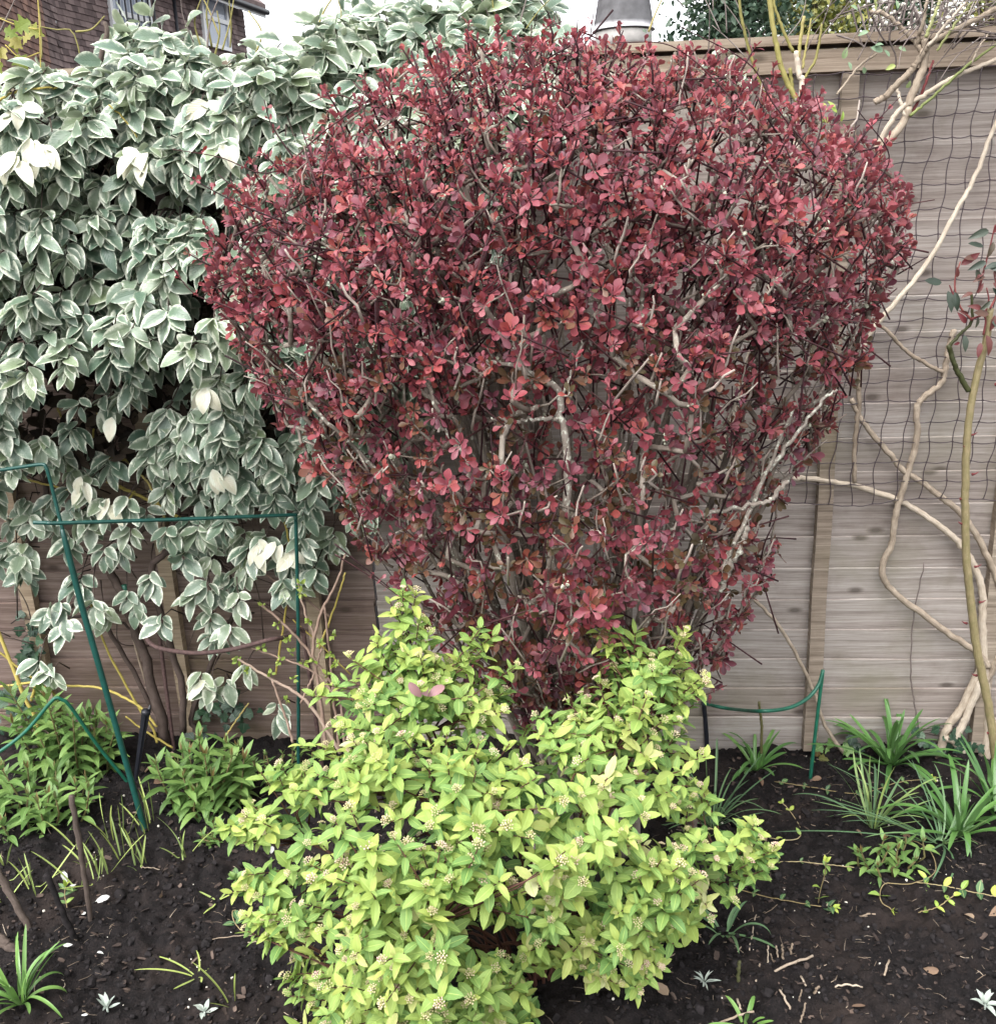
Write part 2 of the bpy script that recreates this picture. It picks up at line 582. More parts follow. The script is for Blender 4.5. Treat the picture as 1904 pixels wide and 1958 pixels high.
M_olive_stem = bark_mat('olive_shoot', [(.2, (.15, .14, .045)), (.5, (.28, .25, .085)), (.9, (.42, .35, .17))], rough=.6, bump=.1)
M_pale_bark = bark_mat('pale_climber_bark', [(.2, (.2, .155, .115)), (.5, (.42, .35, .275)), (.8, (.58, .51, .42))], rough=.85, bump=.8)
M_green_stem = bark_mat('rose_stem_bark', [(.2, (.075, .072, .028)), (.5, (.165, .15, .06)), (.9, (.32, .25, .15))], (.45, .42, .34), .68, 170, rough=.5, bump=.2, spec=.4)
M_darkgreen_stem = bark_mat('dark_green_stem', [(.2, (.02, .024, .012)), (.5, (.05, .055, .022)), (.9, (.1, .1, .05))], (.6, .6, .5), .7, 200, rough=.5, bump=.2)
M_red_stem = bark_mat('red_shoot', [(.2, (.11, .025, .03)), (.6, (.22, .06, .06)), (.9, (.28, .1, .08))], rough=.5, bump=.1)
M_rose_leaf = leaf_mat('bronze_rose_leaf', [(0, (.035, .055, .045)), (.4, (.065, .075, .05)), (.6, (.12, .06, .045)), (1, (.16, .03, .04))], back=(.25, .2, .2), backf=.6, rough=.35, spec=.5)
M_strap = leaf_mat('strap_leaf', [(0, (.045, .12, .03)), (.5, (.09, .2, .05)), (1, (.17, .30, .08))], back=(.15, .26, .1), backf=.4, rough=.32, trans=.15, vein=.0, mottle=.2, spec=.55)
M_blade = leaf_mat('grass_blade', [(0, (.09, .17, .09)), (.5, (.15, .25, .11)), (1, (.38, .45, .13))], back=(.25, .35, .15), backf=.4, rough=.4, trans=.2, vein=0., mottle=.2)
M_perenn = leaf_mat('perennial_leaf', [(0, (.075, .15, .045)), (.5, (.14, .245, .07)), (.85, (.22, .34, .10)), (.9, (.16, .10, .04)), (1, (.2, .13, .055))], rib=(.22, .33, .12), back=(.2, .3, .13), backf=.4, rough=.4, trans=.22, vein=.3)
M_vinca = leaf_mat('periwinkle_leaf', [(0, (.05, .11, .06)), (.4, (.1, .19, .07)), (.7, (.28, .40, .07)), (1, (.5, .55, .12))], rib=(.5, .52, .2), back=(.25, .35, .15), rough=.4, mottle=.4)
M_silver = leaf_mat('silver_leaf', [(0, (.36, .42, .38)), (1, (.55, .6, .55))], back=(.5, .55, .5), rough=.8, vein=.2, mottle=.2, spec=.1)
M_ivy = leaf_mat('ivy_leaf', [(0, (.015, .04, .025)), (.6, (.03, .075, .04)), (1, (.06, .12, .06))], rib=(.1, .16, .1), back=(.1, .14, .1), rough=.35, spec=.5)
M_young = leaf_mat('young_green_leaf', [(0, (.22, .33, .06)), (.6, (.33, .43, .1)), (1, (.42, .44, .12))], back=(.35, .42, .2), rough=.5, trans=.35)
M_dry_leaf = leaf_mat('dry_leaf', [(0, (.14, .085, .06)), (.5, (.26, .18, .13)), (1, (.4, .31, .24))], back=(.3, .22, .17), rough=.8, trans=.1, spec=.15)
M_green_metal = plain_mat('green_coated_steel', (.008, .055, .045), .35, .5, .2, 40, .05)
M_green_bright = plain_mat('mid_green_coated_steel', (.012, .10, .062), .38, .5, .2, 40, .05)
M_rust = plain_mat('rusty_iron', (.075, .045, .042), .8, .3, .35, 120, .4)
M_black = plain_mat('black_plastic', (.012, .013, .018), .4, .5, .2, 60, .05)
M_dead_wood = bark_mat('dead_stub_wood', [(.2, (.04, .03, .026)), (.5, (.11, .085, .072)), (.9, (.26, .21, .18))], bump=.8)


# ------------------------------------------------------------------ ground
def axis(lo, hi, step, far):
    core = np.arange(lo, hi + step / 2, step)
    ext = []
    d, x = step * 2, 0
    while x < far:
        x += d; d *= 1.6; ext.append(x)
    ext = np.array(ext)
    return np.concatenate([lo - ext[::-1], core, hi + ext])


gx, gy = axis(-1.75, 1.75, .0075, 1500), axis(1.0, 2.75, .0068, 1500)
GX, GY = np.meshgrid(gx, gy)
inner = (np.clip((2.2 - np.abs(GX)) / .4, 0, 1) * np.clip((1.2 - np.abs(GY - 1.9)) / .3, 0, 1))
GZ = gz(GX, GY) + soil_detail(GX, GY) * inner
nx, ny = len(gx), len(gy)
gi = np.arange(nx * ny).reshape(ny, nx)
mb = MB()
mb.add(np.stack([GX, GY, GZ], -1), np.stack([gi[:-1, :-1], gi[:-1, 1:], gi[1:, 1:], gi[1:, :-1]], -1))
tag(mb.build('ground', M_soil), 'dark crumbly compost of the flower bed', None, None, 'structure')


def on_soil(px, py, lift=0.0):
    p = G(px, py)
    p[..., 2] += soil_detail(p[..., 0], p[..., 1]) + lift
    return p


def soil_xy(n, rg, ylo=1.2, yhi=2.5):
    y = ylo + (yhi - ylo) * rg.random(n)
    x = (rg.random(n) * 2 - 1) * (0.25 + y * .58)
    return np.stack([x, y, gz(x, y) + soil_detail(x, y)], -1)


rg = np.random.default_rng(100)
mb = MB()
NC = 13000
p = soil_xy(NC, rg)
s = .0016 + .0062 * rg.random(NC) ** 3
s[:800] = .005 + .009 * rg.random(800) ** 2
beads(mb, p + np.stack([0 * s, 0 * s, s * .3], -1), np.stack([s, s * (.6 + .4 * rg.random(NC)), s * (.5 + .3 * rg.random(NC))], -1), .5, rg, .3)
tag(mb.build('soil_crumbs', M_crumb), 'loose dark crumbs of compost over the bed', 'soil', None, 'stuff')

mb = MB()
N = 6500
p = soil_xy(N, rg)
w = vnoise(p[:, 0], p[:, 1], .3, 40, 2) + .5 * vnoise(p[:, 0], p[:, 1], .12, 7, 7)
p = p[w > -.12]; N = len(p)
V, q, uv = leaf_t(2, lambda t: .22 + .1 * math.sin(3.14 * t), .1, .2, 3, .06)
d = rdir(N, rg) * (1, 1, .25)
leaves(mb, [(V, q, uv), leaf_t(2, lambda t: .12 + .05 * math.sin(3.14 * t), .2, .3, 4, .05), leaf_t(3, lambda t: .2 + .1 * math.sin(5 * t), .3, .6, 5, .12)],
       p + (0, 0, .003), d, rdir(N, rg) * .5 + (0, 0, 1), .003 + .017 * rg.random(N) ** 3, rg.random(N), rg)
tag(mb.build('bark_mulch', M_chip), 'scattered brown bark chips and leaf scraps on the soil', 'mulch', None, 'stuff')

mb = MB()
N = 1500
p = soil_xy(N, rg)
w = vnoise(p[:, 0], p[:, 1], .35, 14, 22)
p = p[(w > -.2)]; N = len(p)
d = norm(rdir(N, rg) * (1, 1, .2))
L = .006 + .035 * rg.random(N) ** 2.2
c = p + (0, 0, .004)
bend = rdir(N, rg) * L[:, None] * .12
tubes(mb, np.stack([c - d * L[:, None] / 2, c + bend, c + d * L[:, None] / 2], 1), np.full((N, 3), 1.) * (.0003 + .0006 * rg.random(N) ** 3)[:, None], 4, rg.random(N))
tag(mb.build('straw_litter', M_straw), 'fine pale straw and twig scraps strewn over the soil', 'litter', None, 'stuff')

mb = MB()
N = 230
beads(mb, soil_xy(N, rg) + (0, 0, .002), .0012 + .0022 * rg.random(N) ** 2, .5, rg, .2)
tag(mb.build('pale_grit', M_perl), 'tiny pale specks of grit in the compost', 'grit', None, 'stuff')


# ------------------------------------------------------------------ fences
def fence_panel(x0, x1, batten_px, mat, label, seed, top=1.80, bmat=None):
    """overlapping horizontal boards between x0 and x1; local x runs along the fence"""
    rg = np.random.default_rng(seed)
    root = thing('fence_panel', label, 'fence', (0, 2.56, 0), 'wooden fence panels behind the bed')
    root.rotation_euler = (0, 0, -math.atan(.08))
    def fin(mb, name, m):
        o = mb.build(name, m)
        o.parent = root
        return o
    mb = MB()
    pitch = .0885
    nb = int(top / pitch) + 1
    xs = np.linspace(x0, x1, 60)
    for i in range(nb):
        z0 = -.02 + i * pitch
        zt = min(z0 + pitch + .022, top)
        ph = rg.random() * 50
        wav = lambda a: vnoise(xs, np.full_like(xs, ph + a), .4, i * 3) * .0035 + vnoise(xs, np.full_like(xs, ph + a), .06, i) * .0012
        zt_, zb_ = zt + wav(0), z0 + wav(9)
        yo = rg.normal() * .0012
        # lower edge tucked behind the board below, top edge standing forward
        fb = np.stack([xs, np.full_like(xs, .012 + yo), zb_ - .004], -1)
        ft = np.stack([xs, np.full_like(xs, -.009 + yo) + wav(3) * .2, zt_ - .001], -1)
        fr = np.stack([xs, np.full_like(xs, -.008 + yo), zt_], -1)
        bt = np.stack([xs, np.full_like(xs, -.0015 + yo), zt_ + .0003], -1)
        bb = np.stack([xs, np.full_like(xs, .014 + yo), zb_ - .004], -1)
        r = rg.random()
        n = len(xs)
        for a, b in ((fb, ft), (ft, fr), (fr, bt), (bt, bb)):
            k = np.arange(n - 1)
            mb.add(np.concatenate([a, b]), np.stack([k, k + 1, k + 1 + n, k + n], -1), None, r)
    fin(mb, 'board_panel', mat)
    for (px, lean) in batten_px:
        mb = MB()
        c = px
        zz = np.linspace(0, top - .052, 30)
        wv = vnoise(zz, zz * 0, .2, c * 9, 3) * .004
        hw = .019
        for (xa, ya, xb, yb) in ((-hw, -.034, hw, -.034), (hw, -.034, hw, -.006), (-hw, -.006, -hw, -.034)):
            k = np.arange(29)
            A = np.stack([c + xa + wv + lean * zz, np.full(30, ya), zz], -1)
            B = np.stack([c + xb + wv + lean * zz, np.full(30, yb), zz], -1)
            mb.add(np.concatenate([A, B]), np.stack([k, k + 30, k + 31, k + 1], -1)[:, ::-1], None, rg.random())
        o = fin(mb, 'batten', bmat or M_batten)
        for p_ in o.data.polygons: p_.use_smooth = False
    # top rail and capping strip
    mb = MB()
    box(mb, (x0, -.036, top - .05), (x1 - x0, 0, 0), (0, .06, 0), (0, 0, .048), rg.random())
    o = fin(mb, 'top_rail', M_rail)
    mb = MB()
    box(mb, (x0, -.046, top + .006), (x1 - x0, 0, .004), (0, .085, 0), (0, 0, .02), rg.random())
    o2 = fin(mb, 'capping_strip', M_rail)
    for q_ in (o, o2):
        b = q_.modifiers.new('bevel', 'BEVEL'); b.width = .004; b.segments = 2
    return root


def fx(px, py):  # position along the fence of a point seen on its face
    p = F(px, py)
    return float(p[0] / math.cos(math.atan(.08)) )


SPLIT = fx(700, 900)
FENCE_TOP = 1.80
f_left = fence_panel(-2.6, SPLIT - .004, [(fx(90, 1250), -.02), (fx(352, 1250), -.015), (fx(612, 1200), -.01)], M_fence_brown,
                     'brown weathered fence panel of overlapping boards under the variegated climber', 21, bmat=M_batten_tan)
f_right = fence_panel(SPLIT + .004, 2.4, [(fx(1000, 900), 0), (fx(1562, 1150), -.006), (fx(1893, 1150), -.006), (fx(2250, 1150), 0)], M_fence_grey,
                      'pale grey weathered fence panel with brown netting hung on it', 22)

# netting
rg = np.random.default_rng(23)
mb = MB()
xa, xb = float(F(1440, 500)[0]), 1.75
zt, zb = FENCE_TOP - .055, float(F(1700, 950)[2])
ncx, ncz = int((xb - xa) / .0525), int((zt - zb) / .0505)
gxn, gzn = np.meshgrid(np.linspace(xa, xb, ncx + 1), np.linspace(zb, zt, ncz + 1))
jx = vnoise(gxn, gzn, .16, 3, 3) * .028 + (rg.random(gxn.shape) - .5) * .007 + (gzn - zb) * .06
jz = vnoise(gxn, gzn, .22, 13, 3) * .028 + (rg.random(gxn.shape) - .5) * .007
nyo = -.043 + vnoise(gxn, gzn, .2, 8, 8) * .012
NETX, NETZ = gxn + jx, gzn + jz
NET = np.stack([NETX, fence_y(NETX) + nyo, NETZ], -1)
for row in NET:
    s = spline(row, len(row) * 4)
    s[:, 2] -= .0035 * np.abs(np.sin(np.linspace(0, 1, len(s)) * np.pi * (len(row) - 1)))
    tubes(mb, s, .0013, 5)
for colm in NET.transpose(1, 0, 2):
    s = spline(colm, len(colm) * 4)
    s[:, 0] += .003 * np.sin(np.linspace(0, 1, len(s)) * np.pi * (len(colm) - 1))
    tubes(mb, s, .0013, 5)
kn = NET.reshape(-1, 3)
beads(mb, kn, .0026)
tag(mb.build('garden_netting', M_net, None, True), 'brown square mesh netting fixed to the grey fence', 'netting')


def twig_set(mb, lines, proj, r0=None, rnd=.5, n=24, sides=7, wob=.0):
    rg = np.random.default_rng(int(abs(lines[0][0][0][0])) + 1)
    for pts, ra, rb in lines:
        pts = np.array(pts, float)
        w = proj(pts)
        s = spline(w, n)
        if wob: s[1:-1] += (rg.random((n - 2, 3)) - .5) * wob
        rr = lerp_r(ra, rb, n) * (1 + .12 * np.sin(np.linspace(0, 17, n) + rg.random() * 6))
        tubes(mb, s, rr, sides, rg.random())


# ------------------------------------------------------------------ purple berberis
BERB = [(432, 405), (488, 345), (565, 300), (600, 250), (660, 222), (730, 165), (800, 118), (900, 104), (960, 86), (1060, 80), (1140, 80), (1220, 96), (1330, 118), (1420, 142), (1490, 178),
        (1570, 205), (1620, 250), (1685, 315), (1728, 365), (1738, 430), (1725, 500), (1690, 580), (1655, 650), (1635, 730), (1585, 810), (1525, 905), (1475, 980), (1485, 1080), (1430, 1170),
        (1390, 1260), (1340, 1340), (1200, 1400), (1050, 1410), (960, 1350), (860, 1250), (775, 1130), (690, 1030), (615, 940), (535, 800), (465, 680), (412, 560), (405, 480)]
BY = 2.02


def berberis():
    rg = np.random.default_rng(5)
    base = on_soil(1105, 1452)
    base = np.array([base[0], BY + .04, float(gz(base[0], BY + .04))])
    root = thing('berberis_bush', 'large fan-shaped berberis bush covered in dark red leaves', 'bush', base)
    hole = lambda x, y: 1 - .66 * np.exp(-(((x - 1120) / 170) ** 2 + ((y - 880) / 190) ** 2)) - .35 * np.exp(-(((x - 1350) / 130) ** 2 + ((y - 800) / 150) ** 2)) - .25 * np.exp(-(((x - 800) / 120) ** 2 + ((y - 850) / 100) ** 2))
    topw = lambda x, y: np.clip(hole(x, y) * (1 - .22 * np.clip((y - 350) / 500, 0, 1)), 0, 1)

    def place(n, lo, hi, wt):
        s = sample_poly(BERB, n, rg, wt)
        hd = .40 * np.clip(np.sqrt(edge_dist(s[:, 0], s[:, 1], BERB) / 230), .08, 1)
        k = lo + (hi - lo) * rg.random(n)
        Y = BY + k * hd
        return P(s[:, 0], s[:, 1], Y), k, s
    A, ka, sa = place(2700, -1.0, -.45, topw)
    B_, kb, sb = place(950, -.5, 1.0, topw)
    tg = np.concatenate([A, B_]); kk = np.concatenate([ka, kb]); sp = np.concatenate([sa, sb])

    # main stems
    ends = [(500, 500), (560, 350), (690, 250), (800, 170), (900, 130), (1000, 110), (1100, 100), (1200, 110), (1320, 140), (1440, 190), (1560, 260), (1650, 380), (1690, 500), (1610, 660), (1500, 880),
            (600, 720), (700, 900), (540, 640), (1000, 400), (1180, 380), (1350, 420), (820, 480), (1100, 640), (1460, 640), (900, 700), (1260, 720), (1420, 950), (800, 1000)]
    nodes, par = [], []
    stems = []
    for i, e in enumerate(ends):
        y = BY + rg.uniform(-.26, .24)
        E = P(*e, y)
        b0 = base + np.array([rg.normal() * .05, rg.normal() * .035, -.02])
        n = 16
        t = np.linspace(0, 1, n)[:, None]
        c = b0 * (1 - t) + E * t
        up = np.array([0, 0, 1.]) * np.linalg.norm(E - b0) * .05
        c = c + up * np.sin(np.pi * t) + np.cumsum(rg.normal(size=(n, 3)) * .007, 0) * np.minimum(1, t * 4)
        r = lerp_r(rg.uniform(.0085, .013), .003, n)
        stems.append((c, r))
        for k in range(3, n):
            nodes.append(c[k])
    nodes = np.array(nodes)
    NN = np.zeros((len(nodes) + len(tg) * 3, 3)); NN[:len(nodes)] = nodes
    nn = len(nodes)
    own = np.full(len(NN), -1)
    order = np.argsort(np.linalg.norm(tg - base, axis=1))
    for i in range(44):                              # slimmer stems fanning up between the main ones
        e = sample_poly(BERB, 1, rg, lambda x, y: np.clip((1000 - y) / 500, 0, 1) * (edge_dist(x, y, BERB) > 70))[0]
        E = P(e[0], e[1], BY + rg.uniform(-.25, .22))
        b0 = base + np.array([rg.uniform(-.06, .06), rg.uniform(-.05, .05), -.02])
        t = np.linspace(0, 1, 12)[:, None]
        c = b0 * (1 - t) + E * t + np.array([0, 0, 1.]) * .04 * np.sin(np.pi * t) + np.cumsum(rg.normal(size=(12, 3)) * .007, 0) * np.minimum(1, t * 4)
        stems.append((c, lerp_r(rg.uniform(.0045, .0075), .002, 12)))
    lines, parent = [], []
    for o in order:
        t = tg[o]
        dv = NN[:nn] - t
        dist = np.linalg.norm(dv, axis=1)
        pen = np.where(np.linalg.norm(NN[:nn] - base, axis=1) > np.linalg.norm(t - base) - .01, .25, 0)
        k = int(np.argmin(dist + pen))
        a = NN[k]
        m1 = a + (t - a) * .36 + rg.normal(size=3) * .035 * dist[k]
        m2 = a + (t - a) * .7 + rg.normal(size=3) * .03 * dist[k]
        lines.append(np.stack([a, m1, m2, t])); parent.append(own[k])
        li = len(lines) - 1
        NN[nn:nn + 3] = (m1, m2, t); own[nn:nn + 3] = li
        nn += 3
    cnt = np.ones(len(lines))
    for i in range(len(lines) - 1, -1, -1):
        if parent[i] >= 0: cnt[parent[i]] += cnt[i]
    lines = np.array(lines)
    r0 = .0013 + .00095 * np.sqrt(cnt - 1 + .3)
    r0 = np.minimum(r0, .006)
    rr = np.stack([r0, r0 * .92, r0 * .85, r0 * .75], 1)
    for c, r in stems:
        mb = MB()
        tubes(mb, spline(c, 48), np.interp(np.linspace(0, 1, 48), np.linspace(0, 1, len(r)), r) * (1 + .14 * snoise(rg, 48)), 7, rg.random())
        mb.build('stem', M_berb_wood, root)
    mb = MB()
    tubes(mb, lines, rr, 5, rg.random(len(lines)))
    tag(mb.build('branches', M_berb_wood, root), kind='stuff')

    # leaf rosettes
    ov = lambda t: .275 * math.sin(math.pi * min(1, t) ** 1.55) ** .62 * min(1, .18 + 2.2 * t * t) + .016 if 0 < t < 1 else .016
    tm = [leaf_t(8, ov, f, c, i, .012, 0, (-1, 0, 1), 1.7) for i, (f, c) in enumerate([(.18, .3), (.1, -.3), (.28, .5), (.05, .1), (.35, .3)])]
    mbl = MB()
    rp, rdv, rl, rt = [], [], [], []
    ctr = P(1080, 560, BY)
    outw = norm(tg - ctr)
    h = np.clip((tg[:, 2] - .4) / 1.4, 0, 1)
    axis_ = norm(outw * .6 + np.array([0, -.28, .55]) + rg.normal(size=tg.shape) * .35)
    for i in range(len(tg)):
        n = int(rg.integers(5, 11))
        sc = rg.uniform(.0165, .033) * (1.14 - .40 * h[i])
        ax = axis_[i]
        X = norm(np.cross(ax, rg.normal(size=3))); Yv = np.cross(ax, X)
        th = np.arange(n) * 2.399 + rg.random() * 6
        el = rg.uniform(.1, 1.25, n)                    # angle away from the axis plane
        dd = (X * np.cos(th)[:, None] + Yv * np.sin(th)[:, None]) * np.cos(el)[:, None] + ax * np.sin(el)[:, None]
        rp.append(tg[i] + dd * .002 + ax * (rg.random((n, 1)) * .006)); rdv.append(dd)
        rl.append(sc * rg.uniform(.6, 1.1, n))
        t0 = rg.uniform(.08, .86) * .75 + .2 * h[i]
        if h[i] < .6 and rg.random() < .42: t0 = rg.uniform(.85, 1)
        if kk[i] > -.4 and rg.random() < .25: t0 = rg.uniform(.85, 1)
        rt.append(np.clip(t0 + rg.normal(size=n) * .09, 0, 1))
        rdv[-1] = np.concatenate([dd, ]);
    nx_ = np.repeat(axis_, [len(a) for a in rp], 0)
    pos, dv, ln, rt = np.concatenate(rp), np.concatenate(rdv), np.concatenate(rl), np.concatenate(rt)
    leaves(mbl, tm, pos, dv, nx_ + rg.normal(size=pos.shape) * .15, ln, rt, rg, rg.uniform(.68, 1.02, len(pos)))

    # upright leafy shoots poking out of the upper shell
    mbt = MB()
    sel = rg.permutation(np.nonzero((h > .45) & (kk < .2))[0])[:560]
    n = len(sel)
    d0 = norm(outw[sel] * np.array([.6, .3, .3]) + np.array([0, -.10, .85]) + rg.normal(size=(n, 3)) * .2)
    L = rg.uniform(.02, .058, n)[:, None]
    b = tg[sel]
    ln_ = np.stack([b - d0 * .03, b + d0 * L * .5 + rg.normal(size=(n, 3)) * .003, b + d0 * L], 1)
    tubes(mbt, ln_, np.array([.0021, .0018, .0013]), 5, rg.random(n) * .6)
    for f in (.45, .7, .9, 1.0):
        for k in range(3):
            pp = b + d0 * L * f
            dd = norm(d0 * .9 + rdir(n, rg) * .8)
            leaves(mbl, tm, pp, dd, d0 + rdir(n, rg) * .3, rg.uniform(.009, .019, n), np.clip(rg.normal(size=n) * .14 + .6, 0, .9), rg)
    # long thin whips standing clear of the outline
    whips = [([(720, 180), (620, 250), (520, 330), (420, 300), (330, 285)], .8), ([(560, 430), (470, 395), (400, 360), (350, 330)], .7), ([(470, 600), (420, 580), (370, 560), (320, 500)], .5),
             ([(700, 240), (690, 200), (640, 180), (590, 195)], .6), ([(560, 300), (520, 240), (505, 190)], .6), ([(1160, 150), (1130, 90), (1135, 20)], .8), ([(1500, 330), (1400, 190), (1290, 90), (1180, 80)], .9),
             ([(1560, 300), (1480, 200), (1430, 120), (1300, 50)], .9), ([(1600, 330), (1650, 260), (1720, 185)], .8), ([(1540, 330), (1570, 240), (1560, 180)], .7), ([(1650, 380), (1700, 300), (1640, 210)], .7),
             ([(640, 1060), (720, 1110), (790, 1160)], .6), ([(640, 1040), (740, 1120), (830, 1190)], .6), ([(780, 1240), (880, 1260), (980, 1300)], .5), ([(430, 680), (520, 720), (600, 700)], .5),
             ([(1290, 1340), (1345, 1330), (1390, 1310)], .5), ([(1440, 1060), (1380, 1090), (1300, 1150)], .5), ([(960, 160), (920, 90), (900, 70)], .6), ([(1060, 130), (1040, 60), (1075, 40)], .6)]
    for w, c in whips:
        w = np.array(w, float)
        s = spline(P(w[:, 0], w[:, 1], BY - .25 + .2 * rg.random()), 20)
        mbw = MB()
        tubes(mbw, s, lerp_r(.0017, .0008, 20), 5, rg.random())
        mbw.build('whip_shoot', M_berb_twig, root)
        for j in range(8, 20, 4):
            k = 4
            leaves(mbl, tm, np.repeat(s[j:j + 1], k, 0), norm(rdir(k, rg) + np.array([0, -.2, .4])), rdir(k, rg), rg.uniform(.007, .017, k), rg.uniform(.4, .75, k), rg)
    # crossing dark twigs
    sel = rg.permutation(np.nonzero(kk < 0)[0])[:760]
    n = len(sel); b = tg[sel]
    d1 = norm(norm(b - base) * .6 + rg.normal(size=(n, 3)) * np.array([.55, .25, .5]))
    L = rg.uniform(.03, .12, n)[:, None]
    tubes(mbt, np.stack([b - d1 * L, b + rg.normal(size=(n, 3)) * .005, b + d1 * L * .6], 1), np.array([.0019, .0016, .0011]), 5, rg.random(n))
    tag(mbt.build('dark_twigs', M_berb_twig, root), kind='stuff')
    # pale bare twigs, mostly in front
    mbd = MB()
    sel = rg.permutation(np.nonzero((kk < -.2) & (tg[:, 2] > .5) & (rg.random(len(kk)) < np.where(tg[:, 2] > 1.25, .25, 1)))[0])[:300]
    n = len(sel); b = tg[sel] + np.array([0, -.012, 0])
    d1 = norm(norm(b - base) * .95 + rg.normal(size=(n, 3)) * np.array([.36, .14, .25]))
    L = rg.uniform(.015, .07, n)[:, None] 
    kz = rg.normal(size=(n, 3)) * .006
    rr = rg.uniform(.0013, .0027, n)[:, None] * np.array([[1.1, 1., .9, .7]])
    tubes(mbd, np.stack([b - d1 * L, b - d1 * L * .3 + kz, b + d1 * L * .3 - kz * .5, b + d1 * L * .8], 1), rr, 6, rg.random(n))
    # the two gnarled pale branches in the middle
    for w, ra, rb in (([(1083, 1010), (1086, 900), (1072, 805), (1070, 755), (1040, 725), (985, 700), (930, 690)], .011, .005), ([(1073, 803), (1030, 800), (975, 805), (940, 798)], .006, .0035), ([(1072, 760), (1100, 700), (1115, 650)], .005, .003),
                      ([(880, 1080), (840, 1010), (700, 880), (590, 770)], .010, .005), ([(1430, 1010), (1375, 1130)], .009, .010), ([(1340, 985), (1460, 960), (1505, 920)], .006, .007), ([(745, 395), (850, 560)], .006, .004),
                      ([(780, 545), (880, 605), (1000, 660)], .0035, .003), ([(880, 500), (960, 510), (1090, 560)], .003, .003), ([(1010, 430), (900, 545)], .003, .002), ([(1200, 640), (1290, 560), (1390, 470)], .004, .003),
                      ([(1470, 900), (1560, 780), (1600, 745)], .006, .003), ([(1380, 1090), (1450, 940), (1520, 770)], .007, .004), ([(1230, 900), (1245, 700), (1240, 560)], .006, .005), ([(905, 930), (880, 860), (830, 800)], .007, .004)):
        w = np.array(w, float)
        s = spline(P(w[:, 0], w[:, 1], BY - (.33 if 900 < w[0, 0] < 1100 else .22)), 26)
        s[1:-1] += rg.normal(size=(24, 3)) * .0022
        mbg = MB()
        tubes(mbg, s, .62 * lerp_r(ra, rb, 26) * (1 + .25 * snoise(rg, 26, 9)), 7, rg.uniform(.0, .9))
        mbg.build('bare_branch', M_berb_mid, root)
    tag(mbd.build('bare_twigs', M_berb_dead, root), kind='stuff')
    mb = MB()
    kn = tg[rg.permutation(np.nonzero(kk < -.1)[0])[:230]]
    kn = np.repeat(kn, 4, 0) + rg.normal(size=(len(kn) * 4, 3)) * .005
    beads(mb, kn, .0014 + .0026 * rg.random(len(kn)) ** 2, .5, rg, .35)
    mb.build('lichen', M_lichen, root)
    mbl.build('foliage', M_berb, root)


berberis()

# ------------------------------------------------------------------ lime spirea
SPIR = [(440, 1585), (500, 1500), (560, 1468), (620, 1430), (605, 1340), (645, 1275), (715, 1250), (760, 1200), (830, 1190), (860, 1260), (920, 1290), (1000, 1350), (1070, 1365), (1135, 1310), (1155, 1250), (1260, 1230),
        (1310, 1240), (1335, 1310), (1325, 1400), (1355, 1480), (1340, 1560), (1430, 1590), (1470, 1655), (1410, 1690), (1370, 1750), (1280, 1785), (1250, 1830), (1220, 1880), (1160, 1860), (1120, 1835), (1050, 1850),
        (1000, 1870), (985, 1960), (980, 2060), (560, 2060), (555, 1890), (575, 1810), (490, 1780), (465, 1700), (500, 1670)]
SY = 1.60


